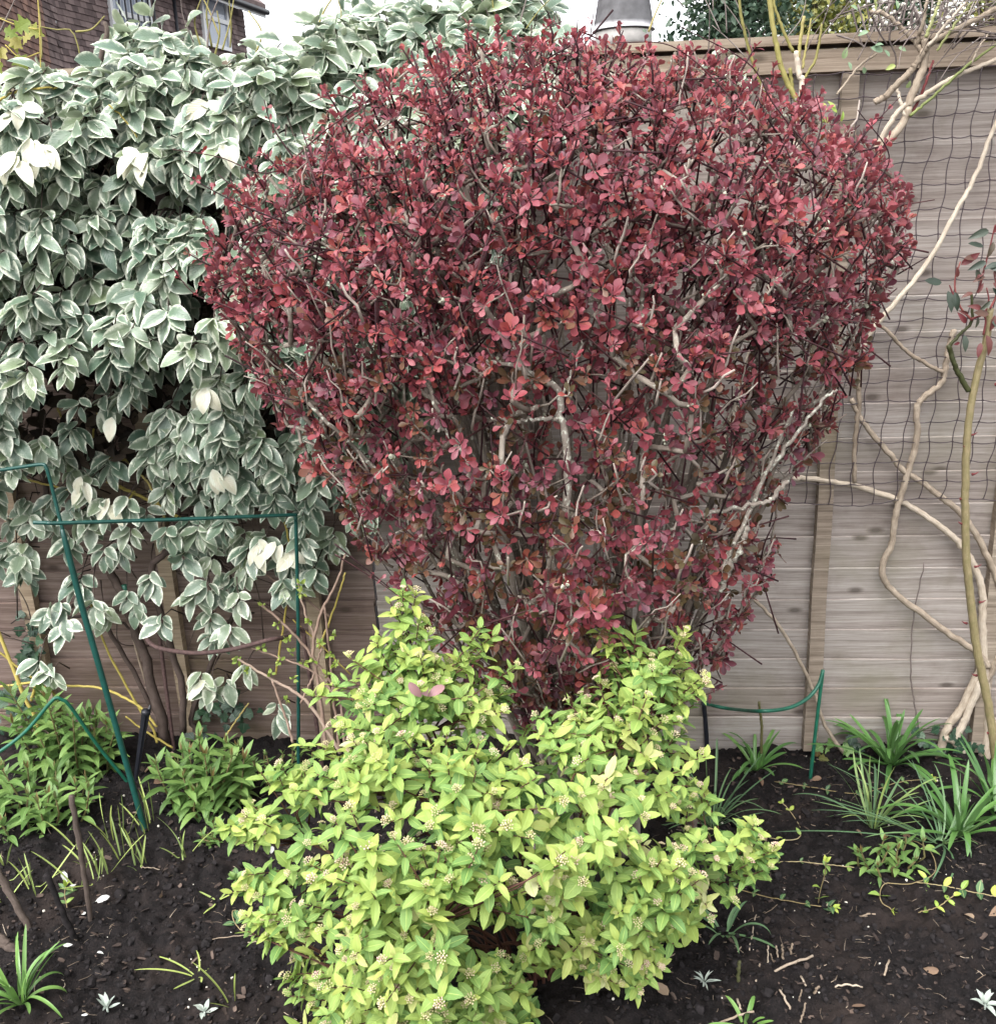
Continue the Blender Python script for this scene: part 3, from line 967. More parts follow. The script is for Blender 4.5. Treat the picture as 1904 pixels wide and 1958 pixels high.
def spirea():
    rg = np.random.default_rng(9)
    base = np.array([float(P(1010, 1900, 1.68)[0]), 1.68, float(gz(.05, 1.68))])
    root = thing('spirea_bush', 'low mounded spirea bush with lime green leaves and pinkish bud clusters', 'bush', base)

    gaps = [(800, 1545, 60, 34), (1000, 1800, 55, 40), (1185, 1470, 26, 60), (1060, 1880, 80, 40), (620, 1560, 40, 18), (1280, 1640, 40, 18), (820, 1760, 46, 20), (1130, 1600, 50, 18), (600, 1850, 26, 26)]

    def wt(x, y):
        w = np.ones(np.shape(x))
        for a, b, ra, rb in gaps:
            w *= 1 - .78 * np.exp(-np.maximum(0, ((x - a) / ra) ** 2 + ((y - b + 14) / rb) ** 2 - .4) * 1.6)
        return w

    def place(n, lo, hi):
        s = sample_poly(SPIR, n, rg, wt)
        hd = .30 * np.clip(np.sqrt(edge_dist(s[:, 0], s[:, 1], SPIR) / 200), .1, 1)
        k = lo + (hi - lo) * rg.random(n)
        tilt = (s[:, 1] - 1650) / 300 * -.14           # the mound leans back toward its top
        return P(s[:, 0], s[:, 1], SY + tilt + k * hd), k, s
    A, ka, sa = place(500, -1, -.45)
    B, kb, sb = place(230, -.4, .9)
    # tall sprigs standing out of the mound
    spr = [(770, 1130), (745, 1150), (795, 1135), (765, 1165), (820, 1215), (780, 1250), (920, 1200), (945, 1215), (925, 1240), (985, 1275), (730, 1250), (1148, 1150), (1150, 1195), (1152, 1235), (1260, 1245), (1300, 1260), (1220, 1260),
           (440, 1580), (470, 1560), (1470, 1660), (1440, 1640), (1215, 1890), (1230, 1860), (600, 1930), (590, 1880), (470, 1700), (500, 1760)]
    for k in range(70):                                # loose shoots breaking the outline
        a = SPIR[rg.integers(len(SPIR))]; b_ = SPIR[(SPIR.index(a) + 1) % len(SPIR)]
        f = rg.random()
        x, y = a[0] * (1 - f) + b_[0] * f, a[1] * (1 - f) + b_[1] * f
        v = np.array([x - 960, y - 1640]); v = v / np.hypot(*v)
        spr.append((x + v[0] * rg.uniform(-5, 28), y + v[1] * rg.uniform(-5, 34) - 6))
    spr = np.array(spr, float)
    C = P(spr[:, 0], spr[:, 1], SY + (spr[:, 1] - 1650) / 300 * -.10 - .05)
    tg = np.concatenate([A, B, C])
    keep_ = tg[:, 2] > .03
    tg = tg[keep_]
    n = len(tg)
    # woody frame
    mbs = MB()
    hub = base + np.array([0, 0, .0])
    starts = []
    for i in range(34):
        a = rg.random() * 6.28
        b0 = hub + np.array([math.cos(a) * .05 * rg.random() * 2, math.sin(a) * .05, -.01])
        e = tg[rg.integers(n)]
        e = hub + (e - hub) * .8
        t = np.linspace(0, 1, 9)[:, None]
        c = b0 * (1 - t) + e * t + np.array([0, 0, 1]) * np.sin(np.pi * t) * .04 + np.cumsum(rg.normal(size=(9, 3)) * .005, 0)
        mb = MB()
        tubes(mb, spline(c, 22), lerp_r(rg.uniform(.003, .0055), .0018, 22), 6, rg.random())
        mb.build('stem', M_spir_stem, root)
        starts += list(c[2:])
    starts = np.array(starts)
    L3 = []
    for t in tg:
        dd = np.linalg.norm(starts - t, axis=1) + np.where(starts[:, 2] > t[2] - .01, .2, 0)
        a = starts[np.argmin(dd)]
        m = a * .45 + t * .55 + np.array([0, 0, -.02]) * 0 + rg.normal(size=3) * .01
        L3.append(np.stack([a, m, t]))
    L3 = np.array(L3)
    tubes(mbs, L3, np.array([.0017, .0014, .001]), 5, rg.random(n))
    tag(mbs.build('twigs', M_spir_stem, root), kind='stuff')

    el = lambda t: .24 * math.sin(math.pi * t ** .85) ** .72 + .008 if 0 < t < 1 else .008
    tm = [leaf_t(10, el, f, c, i, .012, .05) for i, (f, c) in enumerate([(.25, .3), (.35, .6), (.15, -.15), (.3, .9), (.45, .4)])]
    ax = norm(L3[:, 2] - L3[:, 1]) * .45 + np.array([0, -.18, .75]) + rg.normal(size=(n, 3)) * .22
    ax = norm(ax)
    mbl = MB()
    P_, D_, Nn, Ln, Rn = [], [], [], [], []
    plant_tone = rg.random(n)
    kall = np.concatenate([ka, kb, np.full(len(C), -1.)])[keep_]
    for i in range(n):
        a = ax[i]
        k = int(rg.integers(8, 13))
        X = norm(np.cross(a, rg.normal(size=3))); Y = np.cross(a, X)
        th = np.arange(k) * 2.399 + rg.random() * 6
        f = np.linspace(0, 1, k)                      # 0 tip, 1 lowest
        elv = .75 - .85 * f + rg.normal(size=k) * .18
        d = (X * np.cos(th)[:, None] + Y * np.sin(th)[:, None]) * np.cos(elv)[:, None] + a * np.sin(elv)[:, None]
        back = norm(L3[i, 1] - L3[i, 2])
        P_.append(tg[i] + back * (f[:, None] ** 1.2 * .05)); D_.append(d)
        Nn.append(a + d * -.2 + rg.normal(size=(k, 3)) * .1)
        Ln.append(rg.uniform(.021, .042, k) * (.62 + .5 * np.minimum(1, f * 2.)))
        Rn.append(np.clip(.25 + .42 * plant_tone[i] + .25 * (1 - f) * rg.random() + rg.normal(size=k) * .15 - .3 * (kall[i] > -.35), 0, .93))
        if rg.random() < .025: Rn[-1] = np.clip(rg.uniform(.9, 1, k), 0, 1)
    leaves(mbl, tm, np.concatenate(P_), np.concatenate(D_), np.concatenate(Nn), np.concatenate(Ln), np.concatenate(Rn), rg, rg.uniform(.66, 1.12, sum(map(len, P_))))
    mbl.build('foliage', M_spir, root)
    # a few dull purple leaves
    mb = MB()
    pp = P(np.array([782, 815, 850, 655, 680, 800]), np.array([1305, 1322, 1312, 1650, 1665, 1680]), SY - .06)
    leaves(mb, tm, pp, norm(rdir(6, rg) * (1, .2, .4) + np.array([0, -.2, -.3])), np.array([0, -1, .9]) + rdir(6, rg) * .5, .034, rg.random(6), rg)
    mb.build('purple_leaves', M_spir_pink, root)
    # bud clusters
    protos = []
    for v in range(4):
        r2 = np.random.default_rng(60 + v)
        mb = MB()
        m = 20
        th = np.arange(m) * 2.399; rad = .0085 * np.sqrt((np.arange(m) + .5) / m)
        pp = np.stack([np.cos(th) * rad, np.sin(th) * rad, .009 - (rad / .0075) ** 2 * .003 + r2.normal(size=m) * .0006], -1)
        beads(mb, pp, r2.uniform(.0009, .0015, m), np.clip([.25, .5, .75, .4][v] + r2.normal(size=m) * .16, 0, 1), r2)
        st = np.stack([np.zeros((m, 3)), pp * (.6, .6, .5), pp], 1)
        tubes(mb, st, .00035, 4, .1)
        o = mb.build('flower_bud_cluster', M_bud, root)
        protos.append(o)
    cand = np.nonzero(rg.random(n) < .62)[0]
    cand = cand[np.argsort(tg[cand, 1] - .35 * tg[cand, 2])]
    rest = MB()
    for c_i, i in enumerate(cand):
        a = ax[i]
        X = norm(np.cross(a, rg.normal(size=3))); Y = np.cross(a, X)
        sc = rg.uniform(.75, 1.25)
        Rm = np.stack([X, Y, a], 1)
        if c_i < 100:
            pr = protos[c_i % 4]
            o = pr if c_i < 4 else pr.copy()
            if c_i >= 4: COL.objects.link(o)
            o.parent = root
            M4 = Matrix.Identity(4)
            for r_ in range(3):
                for c_ in range(3): M4[r_][c_] = float(Rm[r_, c_] * sc)
                M4[r_][3] = float(tg[i][r_] + a[r_] * .004 - base[r_])
            if c_i < 4:
                # undo the parent offset used while building
                o.data.transform(Matrix.Translation(tuple(float(q) for q in base)))
            o.matrix_basis = M4
        else:
            m = 18
            th = np.arange(m) * 2.399; rad = .0075 * np.sqrt((np.arange(m) + .5) / m)
            pp = np.stack([np.cos(th) * rad, np.sin(th) * rad, .009 - (rad / .0075) ** 2 * .003], -1) * sc
            beads(rest, tg[i] + a * .004 + pp @ Rm.T, rg.uniform(.0009, .0015, m), np.clip(rg.uniform(.2, .8) + rg.normal(size=m) * .15, 0, 1), rg)
    tag(rest.build('flower_buds', M_bud, root), kind='stuff')


spirea()

# ------------------------------------------------------------------ variegated climber on the left fence
HEDGE = [(-160, 170), (0, 150), (60, 135), (150, 140), (190, 115), (220, 75), (260, 60), (330, 50), (380, 105), (440, 125), (490, 100), (560, 70), (620, 35), (700, 10), (1000, -25), (1062, 45), (1075, 160), (980, 400), (760, 900), (640, 1085),
         (560, 1130), (480, 1120), (400, 1190), (330, 1150), (250, 1165), (180, 1170), (90, 1150), (0, 1130), (-160, 1150)]
HOLES = [(315, 392, 115, 34), (430, 468, 34, 60), (212, 535, 34, 26), (15, 490, 30, 22), (140, 745, 90, 34), (80, 805, 60, 46), (232, 850, 60, 44), (305, 765, 36, 44), (508, 805, 38, 38), (432, 715, 30, 26), (40, 665, 40, 14), (330, 655, 50, 16),
         (560, 215, 60, 14), (120, 560, 40, 14), (400, 600, 30, 20), (150, 870, 60, 22), (240, 930, 60, 24), (60, 400, 40, 12), (300, 1110, 50, 24), (520, 1080, 40, 20)]


def hedge():
    rg = np.random.default_rng(31)
    root = thing('variegated_climber', 'tall variegated evergreen climber with cream edged leaves hanging over the fence', 'climber', (-.75, 2.45, 0))

    def hole(x, y):
        h = np.zeros(np.shape(x))
        for a, b, ra, rb in HOLES:
            h = np.maximum(h, np.exp(-np.maximum(0, ((x - a) / (ra * 1.08)) ** 2 + ((y - b + 26) / (rb * 1.2)) ** 2 - .6) * 2.))
        return h

    def surf(x, y):
        top = np.clip((300 - y) / 300, 0, 1)
        low = np.clip((y - 700) / 300, 0, 1)
        return 2.24 + .22 * top ** 1.5 + .25 * low + vnoise(x, y, 170, 1, 5) * .10 + vnoise(x, y, 80, 9, 5) * .05
    el = lambda t: .245 * math.sin(math.pi * t ** .85) ** .8 + .006 if 0 < t < 1 else .006
    tm = [leaf_t(8, el, f, c, i, .012, 0) for i, (f, c) in enumerate([(.28, .5), (.4, .8), (.2, .25), (.32, 1.0), (.5, .5), (.25, -.2)])]
    mbl, mbt = MB(), MB()
    cl = []
    # front layer, thinned at the dark gaps and at the straggling bottom
    wt = lambda x, y: np.clip((1 - .97 * hole(x, y)) * (1 - .84 * np.clip((y - 850) / 230, 0, 1)), 0, 1)
    s = sample_poly(HEDGE, 1040, rg, wt)
    cl.append((s, surf(s[:, 0], s[:, 1]) + (rg.random(1040) - .4) * .11, np.zeros(1040)))
    s = sample_poly(HEDGE, 560, rg, lambda x, y: np.clip(1 - (y - 700) / 250, 0.06, 1) * (1 - .96 * hole(x, y)))
    cl.append((s, np.minimum(surf(s[:, 0], s[:, 1]) + .12 + rg.random(560) * .10, 2.50), np.ones(560)))
    # top canopy spilling over the fence
    s = sample_poly([(-160, 170), (0, 150), (190, 112), (220, 48), (270, 28), (345, 32), (385, 108), (440, 125), (490, 105), (620, 40), (760, 0), (1060, 0), (1060, 150), (500, 260), (-160, 300)], 230, rg)
    cl.append((s, 2.45 + rg.random(230) * .25, np.zeros(230)))
    st = np.array([(50, 1090), (100, 1160), (150, 1120), (180, 1150), (125, 1190), (290, 1100), (260, 1150), (310, 1180), (370, 1130), (410, 1215), (455, 1140), (440, 1200), (385, 1290), (430, 1300), (400, 1320), (470, 1270), (500, 1020), (560, 1010), (590, 1040), (530, 1350),
                   (100, 1280), (75, 1265), (555, 1100), (600, 1090), (320, 1010), (250, 1010), (60, 990), (20, 1040), (150, 980), (470, 1075), (545, 1060), (350, 1060), (590, 970), (560, 930), (520, 900), (470, 940), (380, 1010), (430, 990), (230, 1045)], float)
    cl.append((st, np.minimum(2.43 + rg.random(len(st)) * .09, 2.54), np.zeros(len(st))))
    P_, D_, N_, L_, R_ = [], [], [], [], []
    for s, Y, deep in cl:
        pts = P(s[:, 0], s[:, 1], Y)
        keep = pts[:, 1] < fence_y(pts[:, 0]) - .05
        keep |= pts[:, 2] > FENCE_TOP + .02
        for i in np.nonzero(keep)[0]:
            c = pts[i]
            k = int(rg.integers(5, 9))
            topness = np.clip((250 - s[i, 1]) / 250, 0, 1)
            th = np.linspace(0, 2 * np.pi, k, endpoint=False) + rg.random() * 6 + rg.normal(size=k) * .25
            sx, sz = np.cos(th), np.sin(th)
            d = np.stack([sx * .75, -.38 - .25 * rg.random(k), sz * .45 - .55 + .35 * topness], -1) + rg.normal(size=(k, 3)) * .12
            P_.append(c + np.stack([sx * .004, 0 * sx, sz * .012 + (1 - np.arange(k) / k) * -.012], -1)); D_.append(norm(d))
            N_.append(np.stack([sx * .25, np.full(k, -.8), np.full(k, .75)], -1) + rg.normal(size=(k, 3)) * .38)
            L_.append(rg.uniform(.036, .073, k) * (1 - .12 * deep[i]))
            R_.append(np.clip(rg.uniform(.15, .8) + rg.normal(size=k) * .1, 0, .88))
            a = np.array([c[0] + rg.normal() * .03, min(c[1] + .13, fence_y(c[0]) - .05), c[2] + rg.uniform(-.06, .08)])
            if c[2] > FENCE_TOP - .1: a[2] = min(a[2], FENCE_TOP - .03)
            tubes(mbt, np.stack([a, a * .45 + c * .55 + (0, 0, .02), c]), np.array([.0022, .0018, .0013]), 5, rg.random())
    # cream and white leaf sprays
    for (x, y, k, sp) in ((60, 268, 6, 20), (30, 300, 5, 18), (40, 205, 3, 16), (262, 290, 6, 18), (392, 742, 3, 10), (500, 1040, 6, 26), (545, 1050, 5, 20), (410, 905, 3, 14), (405, 195, 2, 10), (160, 920, 3, 14), (430, 275, 2, 14), (215, 800, 2, 9), (385, 1300, 3, 12), (450, 560, 2, 10), (205, 960, 3, 14)):
        sx, sy = x + rg.normal(size=k) * sp * .5, y + rg.normal(size=k) * sp * .4
        c = P(sx, sy, surf(np.array(float(x)), np.array(float(y))) - .06)
        P_.append(c); D_.append(norm(np.stack([rg.normal(size=k) * .5, np.full(k, -.4), -.5 - .4 * rg.random(k)], -1)))
        N_.append(np.array([0, -.8, .6]) + rg.normal(size=(k, 3)) * .3); L_.append(rg.uniform(.05, .07, k)); R_.append(np.full(k, .95) + rg.random(k) * .05)
    pos = np.concatenate(P_)
    leaves(mbl, tm, pos, np.concatenate(D_), np.concatenate(N_), np.concatenate(L_), np.concatenate(R_), rg, rg.uniform(.85, 1.2, len(pos)))
    mbl.build('foliage', M_var, root)
    # near-black leaves added inside so the gaps read as deep shade
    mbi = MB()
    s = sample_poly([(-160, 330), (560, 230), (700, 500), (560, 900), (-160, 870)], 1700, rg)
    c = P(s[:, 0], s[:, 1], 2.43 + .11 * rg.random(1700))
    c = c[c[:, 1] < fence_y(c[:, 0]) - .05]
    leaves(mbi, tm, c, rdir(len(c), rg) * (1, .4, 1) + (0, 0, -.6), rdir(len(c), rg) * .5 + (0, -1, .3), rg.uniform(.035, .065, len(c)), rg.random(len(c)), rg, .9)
    mbi.build('gap_shade_leaves', M_gap_shade, root)
    tag(mbt.build('twigs', M_var_stem, root), kind='stuff')
    # woody stems against the fence
    ff = lambda off: (lambda p: F(p[:, 0], p[:, 1], off))
    for pts, ra, rb in (([(318, 1420), (290, 1310), (272, 1242), (235, 1140), (212, 1085), (240, 1040), (330, 960)], .015, .008), ([(330, 1420), (284, 1340), (200, 1190), (160, 1160), (112, 1160)], .007, .005),
                        ([(350, 1400), (345, 1300), (290, 1110), (310, 1060), (330, 1045), (340, 960)], .010, .008), ([(380, 1410), (370, 1350), (445, 1180), (450, 1120), (405, 1060)], .008, .005), ([(100, 1200), (150, 1178), (240, 1195), (275, 1235)], .004, .003),
                        ([(90, 1010), (85, 900), (70, 780)], .008, .006), ([(250, 940), (330, 830), (420, 700)], .006, .005), ([(470, 1110), (400, 1050), (330, 1020)], .005, .004), ([(330, 780), (300, 720), (320, 560)], .006, .005), ([(540, 880), (520, 700), (430, 500)], .008, .005), ([(200, 900), (150, 700), (180, 450)], .008, .005)):
        mb = MB()
        s = spline(ff(.06 + .05 * rg.random())(np.array(pts, float)), 30)
        s[1:-1] += rg.normal(size=(28, 3)) * .002
        tubes(mb, s, lerp_r(ra, rb, 30) * (1 + .12 * snoise(rg, 30)), 7, rg.random())
        mb.build('stem', M_var_stem, root)
    mb = MB()
    for k in range(60):
        x, y = rg.uniform(0, 620), rg.uniform(750, 1250)
        a = rg.normal(size=2) * 60
        s = spline(F(np.array([x, x + a[0], x + a[0] * 2 + rg.normal() * 30]), np.array([y, y + a[1], y + a[1] * 2 + rg.normal() * 30]), np.array([.05, .09, .06])), 12)
        if s[:, 2].min() > .05:
            tubes(mb, s, lerp_r(.002, .0012, 12), 5, rg.random())
    tag(mb.build('tendrils', M_var_stem, root), kind='stuff')


hedge()

# ------------------------------------------------------------------ woody climber, rose and bare stems on the grey fence
def stems_on(root, items, mat, name='stem', off=.03, wob=.0009, seed=1, knob=.10, k_=1.):
    rg = np.random.default_rng(seed)
    for pts, ra, rb in items:
        mb = MB()
        n = max(16, len(pts) * 7)
        p = np.array(pts, float)
        if p.shape[1] == 3: w = F(p[:, 0], p[:, 1], p[:, 2])
        else: w = F(p[:, 0], p[:, 1], off + rg.random() * .02)
        s = spline(w, n)
        s[1:-1] += rg.normal(size=(n - 2, 3)) * wob
        rr = k_ * lerp_r(ra, rb, n) * (1 + knob * (snoise(rg, n, max(5, n // 3)) - .4))
        tubes(mb, s, rr, 9, rg.random())
        mb.build(name, mat, root)


def right_climber():
    root = thing('bare_climber', 'bare woody climber with pale twisting stems against the grey fence', 'climber', on_soil(1835, 1490))
    stems_on(root, [
        ([(1512, 914), (1563, 917), (1631, 928), (1716, 956), (1784, 997), (1835, 1041), (1865, 1089), (1879, 1140), (1878, 1198), (1884, 1300), (1888, 1400), (1872, 1470)], .0065, .011),
        ([(1627, 763), (1640, 790), (1665, 827), (1699, 865), (1722, 895), (1767, 926), (1801, 953), (1835, 980), (1865, 1021), (1886, 1062), (1904, 1103), (1925, 1180), (1915, 1260)], .0065, .009),
        ([(1648, 640), (1643, 715), (1641, 783), (1634, 851), (1634, 922)], .006, .006),
        ([(1823, 630), (1814, 667), (1807, 708), (1798, 734), (1767, 759), (1753, 783), (1753, 837), (1739, 892), (1726, 936), (1712, 987), (1705, 1038), (1686, 1090), (1706, 1130), (1767, 1177), (1818, 1215), (1865, 1245), (1890, 1275)], .0075, .0085),
        ([(1640, 600), (1691, 628), (1730, 669), (1769, 694), (1802, 712)], .0045, .005),
        ([(1960, 130), (1904, 235), (1869, 326), (1835, 391), (1767, 510), (1695, 598), (1655, 650), (1646, 700)], .0045, .007),
        ([(1885, 1262), (1863, 1303), (1838, 1354), (1812, 1390), (1802, 1419), (1797, 1458), (1812, 1490)], .010, .012),
        ([(1880, 1290), (1867, 1321), (1845, 1375), (1827, 1415), (1838, 1440), (1829, 1495)], .009, .011),
        ([(1930, 1230), (1904, 1264), (1888, 1296), (1863, 1340)], .010, .009),
        ([(1905, 1380), (1888, 1437), (1867, 1473), (1842, 1506)], .011, .016),
        ([(1830, 1420), (1812, 1410)], .010, .012),
    ], M_pale_bark, seed=3)
    stems_on(root, [
        ([(1640, 360, .1), (1676, 304, .1), (1695, 272, .1), (1730, 229, .1), (1740, 189, .1), (1759, 144, .1), (1769, 104, .1), (1767, 76, .1)], .0125, .010),
        ([(1672, 195, .08), (1690, 185, .08), (1711, 165, .09), (1735, 141, .1), (1751, 122, .1), (1767, 96, .11), (1791, 74, .11), (1850, 45, .12), (1904, 15, .12), (1950, -20, .12)], .0095, .007),
        ([(1672, 290, .09), (1698, 240, .1), (1724, 205, .1), (1759, 186, .1), (1804, 158, .11), (1855, 133, .11), (1904, 114, .11), (1960, 90, .11)], .0075, .006),
        ([(1665, 22, .1), (1692, 27, .1), (1727, 56, .1), (1752, 83, .1), (1762, 100, .1)], .0055, .007),
        ([(1715, 168, .09), (1722, 195, .1), (1731, 225, .1)], .004, .006),
        ([(1856, 122, .12), (1872, 90, .13), (1893, 60, .13)], .003, .002),
        ([(1600, 180, .06), (1640, 128, .06), (1676, 102, .07)], .0035, .003),
        ([(1753, 83, .1), (1765, 40, .12), (1775, -20, .12)], .006, .004),
        ([(1774, 88, .12), (1810, 45, .14), (1840, 10, .15), (1870, -20, .15)], .005, .003),
    ], M_pale_bark, 'branch', seed=4, k_=.78)
    stems_on(root, [
        ([(1740, 221, .11), (1780, 187, .11), (1816, 155, .12), (1855, 120, .12), (1904, 85, .12), (1940, 60, .12)], .0045, .0035),
        ([(1791, 96, .12), (1815, 62, .13), (1838, 30, .13), (1862, 0, .14), (1880, -20, .14)], .0038, .003),
        ([(1770, 70, .12), (1786, 30, .13), (1800, -10, .13)], .0055, .004),
        ([(1676, 27, .1), (1672, -20, .1)], .0035, .003)], M_green_branch, 'green_branch', seed=5, k_=.75)
    stems_on(root, [([(1738, 222, .09), (1757, 190, .09), (1772, 150, .1), (1784, 115, .1)], .0035, .0025)], M_red_stem, 'red_branch', seed=6)
    rg = np.random.default_rng(44)
    mb = MB()
    for k in range(60):
        x, y = rg.uniform(1690, 1960), rg.uniform(-40, 90)
        a = rg.uniform(-.2, 1.3) + (math.pi if rg.random() < .35 else 0)
        L = rg.uniform(40, 150)
        off = rg.uniform(.05, .3)
        pts = np.array([(x, y), (x + L * .5 * math.cos(a) + rg.normal() * 7, y - L * .5 * math.sin(a) + rg.normal() * 7), (x + L * math.cos(a), y - L * math.sin(a))])
        s = spline(F(pts[:, 0], pts[:, 1], off + rg.normal(size=3) * .02), 12)
        tubes(mb, s, lerp_r(rg.uniform(.001, .0022), .0007, 12), 5, rg.random())
    for pts in ([(1599, 29), (1668, 8), (1720, 3)], [(1599, 66), (1635, 78), (1655, 90)], [(1820, 93), (1850, 60), (1900, 10)], [(1749, 12), (1770, 65), (1768, 95), (1772, 120)], [(1640, 8), (1660, 70), (1680, 86)], [(1663, 20), (1680, 60), (1696, 84)], [(1628, 15), (1640, 60), (1650, 90)],
                [(1735, 150), (1748, 165), (1760, 183)], [(1716, 30), (1700, 70), (1712, 105), (1712, 130)], [(1850, 48), (1880, 60), (1920, 80)], [(1820, 24), (1860, 38), (1920, 44)], [(1790, 60), (1830, 60), (1900, 46)]):
        p = np.array(pts, float)
        s = spline(F(p[:, 0], p[:, 1], np.full(len(p), .09)), 14)
        tubes(mb, s, lerp_r(.0024, .0015, 14), 5, rg.random())
    tag(mb.build('twigs', M_climb_twig, root), kind='stuff')
    mb = MB()
    x, y = np.array([1672, 1688, 1716, 1718, 1712, 1640, 1612, 1733, 1700, 1650, 1622, 1660]), np.array([88, 97, 16, 90, 124, 20, 112, 168, 108, 128, 118, 60])
    n = len(x)
    leaves(mb, [OVATE[0], OVATE[1]], F(x, y, .11), rdir(n, rg) * (1, .4, 1) + (0, -.2, 0), np.array([0, -1, .5]) + rdir(n, rg) * .4, rg.uniform(.018, .034, n), rg.random(n), rg)
    mb.build('young_leaves', M_young_grey, root)


_ov = lambda t: .26 * math.sin(math.pi * t ** .8) ** .85 + .008 if 0 < t < 1 else .008
OVATE = [leaf_t(7, _ov, f, c, i, .02, .04) for i, (f, c) in enumerate([(.3, .3), (.4, .7), (.2, -.2), (.5, .5)])]
_la = lambda t: .155 * math.sin(math.pi * t ** .75) ** .9 + .006 if 0 < t < 1 else .006
LANCE = [leaf_t(8, _la, f, c, i, .012, .02) for i, (f, c) in enumerate([(.3, .5), (.35, .9), (.25, .2), (.4, 1.2)])]
M_climb_twig = bark_mat('grey_climber_twig', [(.2, (.06, .047, .045)), (.5, (.16, .13, .12)), (.9, (.34, .3, .28))])
M_green_branch = bark_mat('green_climber_branch', [(.2, (.14, .17, .06)), (.5, (.26, .29, .11)), (.9, (.38, .38, .2))], rough=.6, bump=.2)
M_young_grey = leaf_mat('greyish_young_leaf', [(0, (.2, .3, .2)), (.6, (.3, .42, .26)), (1, (.42, .48, .16))], back=(.35, .42, .3), rough=.5, trans=.3)
right_climber()


def rose():
    rg = np.random.default_rng(51)
    g = on_soil(1910, 1530)
    root = thing('rose_bush', 'rose with one thick olive stem and bronze red young leaves beside the netting', 'rose', g)
    O = .16
    stems_on(root, [([(1893, 590, O), (1886, 647, O), (1875, 691, O), (1859, 759, O), (1849, 837, O), (1846, 919, O), (1845, 973, O), (1848, 1072, O), (1855, 1140, O), (1865, 1225, O), (1879, 1294, O), (1895, 1383, O), (1906, 1473, O), (1912, 1530, O)], .0075, .0115)],
             M_green_stem, 'main_stem', wob=.0006, seed=7, knob=.06)
    stems_on(root, [([(1814, 660, O), (1822, 690, O), (1833, 715, O), (1852, 748, O)], .0055, .0065), ([(1814, 662, O), (1838, 636, O), (1858, 612, O), (1856, 560, O)], .004, .003)], M_darkgreen_stem, 'side_stem', wob=.0006, seed=8, knob=.06)
    mb = MB()
    for x, y, s_ in ((1905, 733, 1), (1838, 952, 1), (1866, 1082, 1), (1848, 855, -1), (1838, 1000, -1), (1875, 1150, 1), (1861, 905, 1), (1864, 1290, -1), (1890, 1400, 1), (1845, 1190, -1), (1858, 830, 1)):
        c = F(x, y, O)
        tubes(mb, np.stack([c - (s_ * .004, 0, .003), c + (s_ * .004, -.003, .0), c + (s_ * .011, -.004, .005)]), np.array([.004, .0022, .0005]), 6, .2)
    mb.build('thorns', M_red_stem, root)
    mb, ml = MB(), MB()
    for pts in ([(1858, 612), (1835, 585), (1825, 540), (1836, 500)], [(1870, 560), (1880, 520), (1893, 470), (1902, 430)], [(1856, 610), (1880, 600), (1890, 575), (1886, 550)], [(1880, 640), (1884, 610), (1870, 590)], [(1893, 590), (1905, 560), (1900, 520)], [(1825, 570), (1815, 545)]):
        p = np.array(pts, float)
        s = spline(F(p[:, 0], p[:, 1], np.full(len(p), O + .01)), 14)
        tubes(mb, s, lerp_r(.0028, .0014, 14), 6, rg.random())
    mb.build('red_shoots', M_red_stem, root)
    spec = [(1800, 540, (-.9, .1), .05, .1), (1812, 556, (.2, -.9), .05, .15), (1826, 558, (.1, -.9), .045, .1), (1837, 506, (.8, .6), .045, .9), (1830, 530, (-.2, .9), .025, .8), (1846, 618, (-.5, .6), .035, .95), (1843, 640, (.1, -.9), .04, .2), (1880, 470, (-.9, .1), .045, .1),
            (1870, 490, (-.9, -.1), .04, .6), (1885, 500, (-.8, -.3), .045, .15), (1890, 600, (-.9, .1), .045, .6), (1876, 590, (-.8, .25), .035, .85), (1885, 640, (.2, -.9), .05, .75), (1895, 610, (.6, -.5), .05, .15), (1875, 655, (-.2, -.9), .035, .9), (1898, 540, (.5, -.6), .04, .8),
            (1893, 575, (-.7, -.6), .035, .4), (1860, 560, (-.7, -.1), .03, .7), (1900, 445, (.4, .8), .04, .9), (1890, 440, (-.7, -.2), .05, .2), (1835, 655, (-.7, -.1), .02, 1.), (1850, 600, (-.8, .3), .025, .8)]
    for k in range(12):
        spec.append((rg.uniform(1862, 1912), rg.uniform(430, 665), (rg.normal(), rg.normal() - .3), rg.uniform(.022, .04), rg.random()))
    x = np.array([a[0] for a in spec], float); y = np.array([a[1] for a in spec], float)
    d = np.array([(a[2][0], -.25, a[2][1]) for a in spec])
    n = len(spec)
    leaves(ml, OVATE, F(x, y, O + .02), d, np.array([0, -1, .4]) + rdir(n, rg) * .45, np.array([a[3] for a in spec]), np.array([a[4] for a in spec]), rg, .72)
    ml.build('foliage', M_rose_leaf, root)


rose()


def single(name, label, cat, pts, ra, rb, mat, proj, n=30, wob=.001, sides=8, group=None, seed=3, knob=.1, cap=True):
    rg = np.random.default_rng(seed)
    w = proj(np.array(pts, float))
    s = spline(w, n)
    s[1:-1] += rg.normal(size=(n - 2, 3)) * wob
    mb = MB()
    tubes(mb, s, lerp_r(ra, rb, n) * (1 + knob * (snoise(rg, n) - .5)), sides, rg.random())
    return tag(mb.build(name, mat, None, True, tuple(s[-1])), label, cat, group)


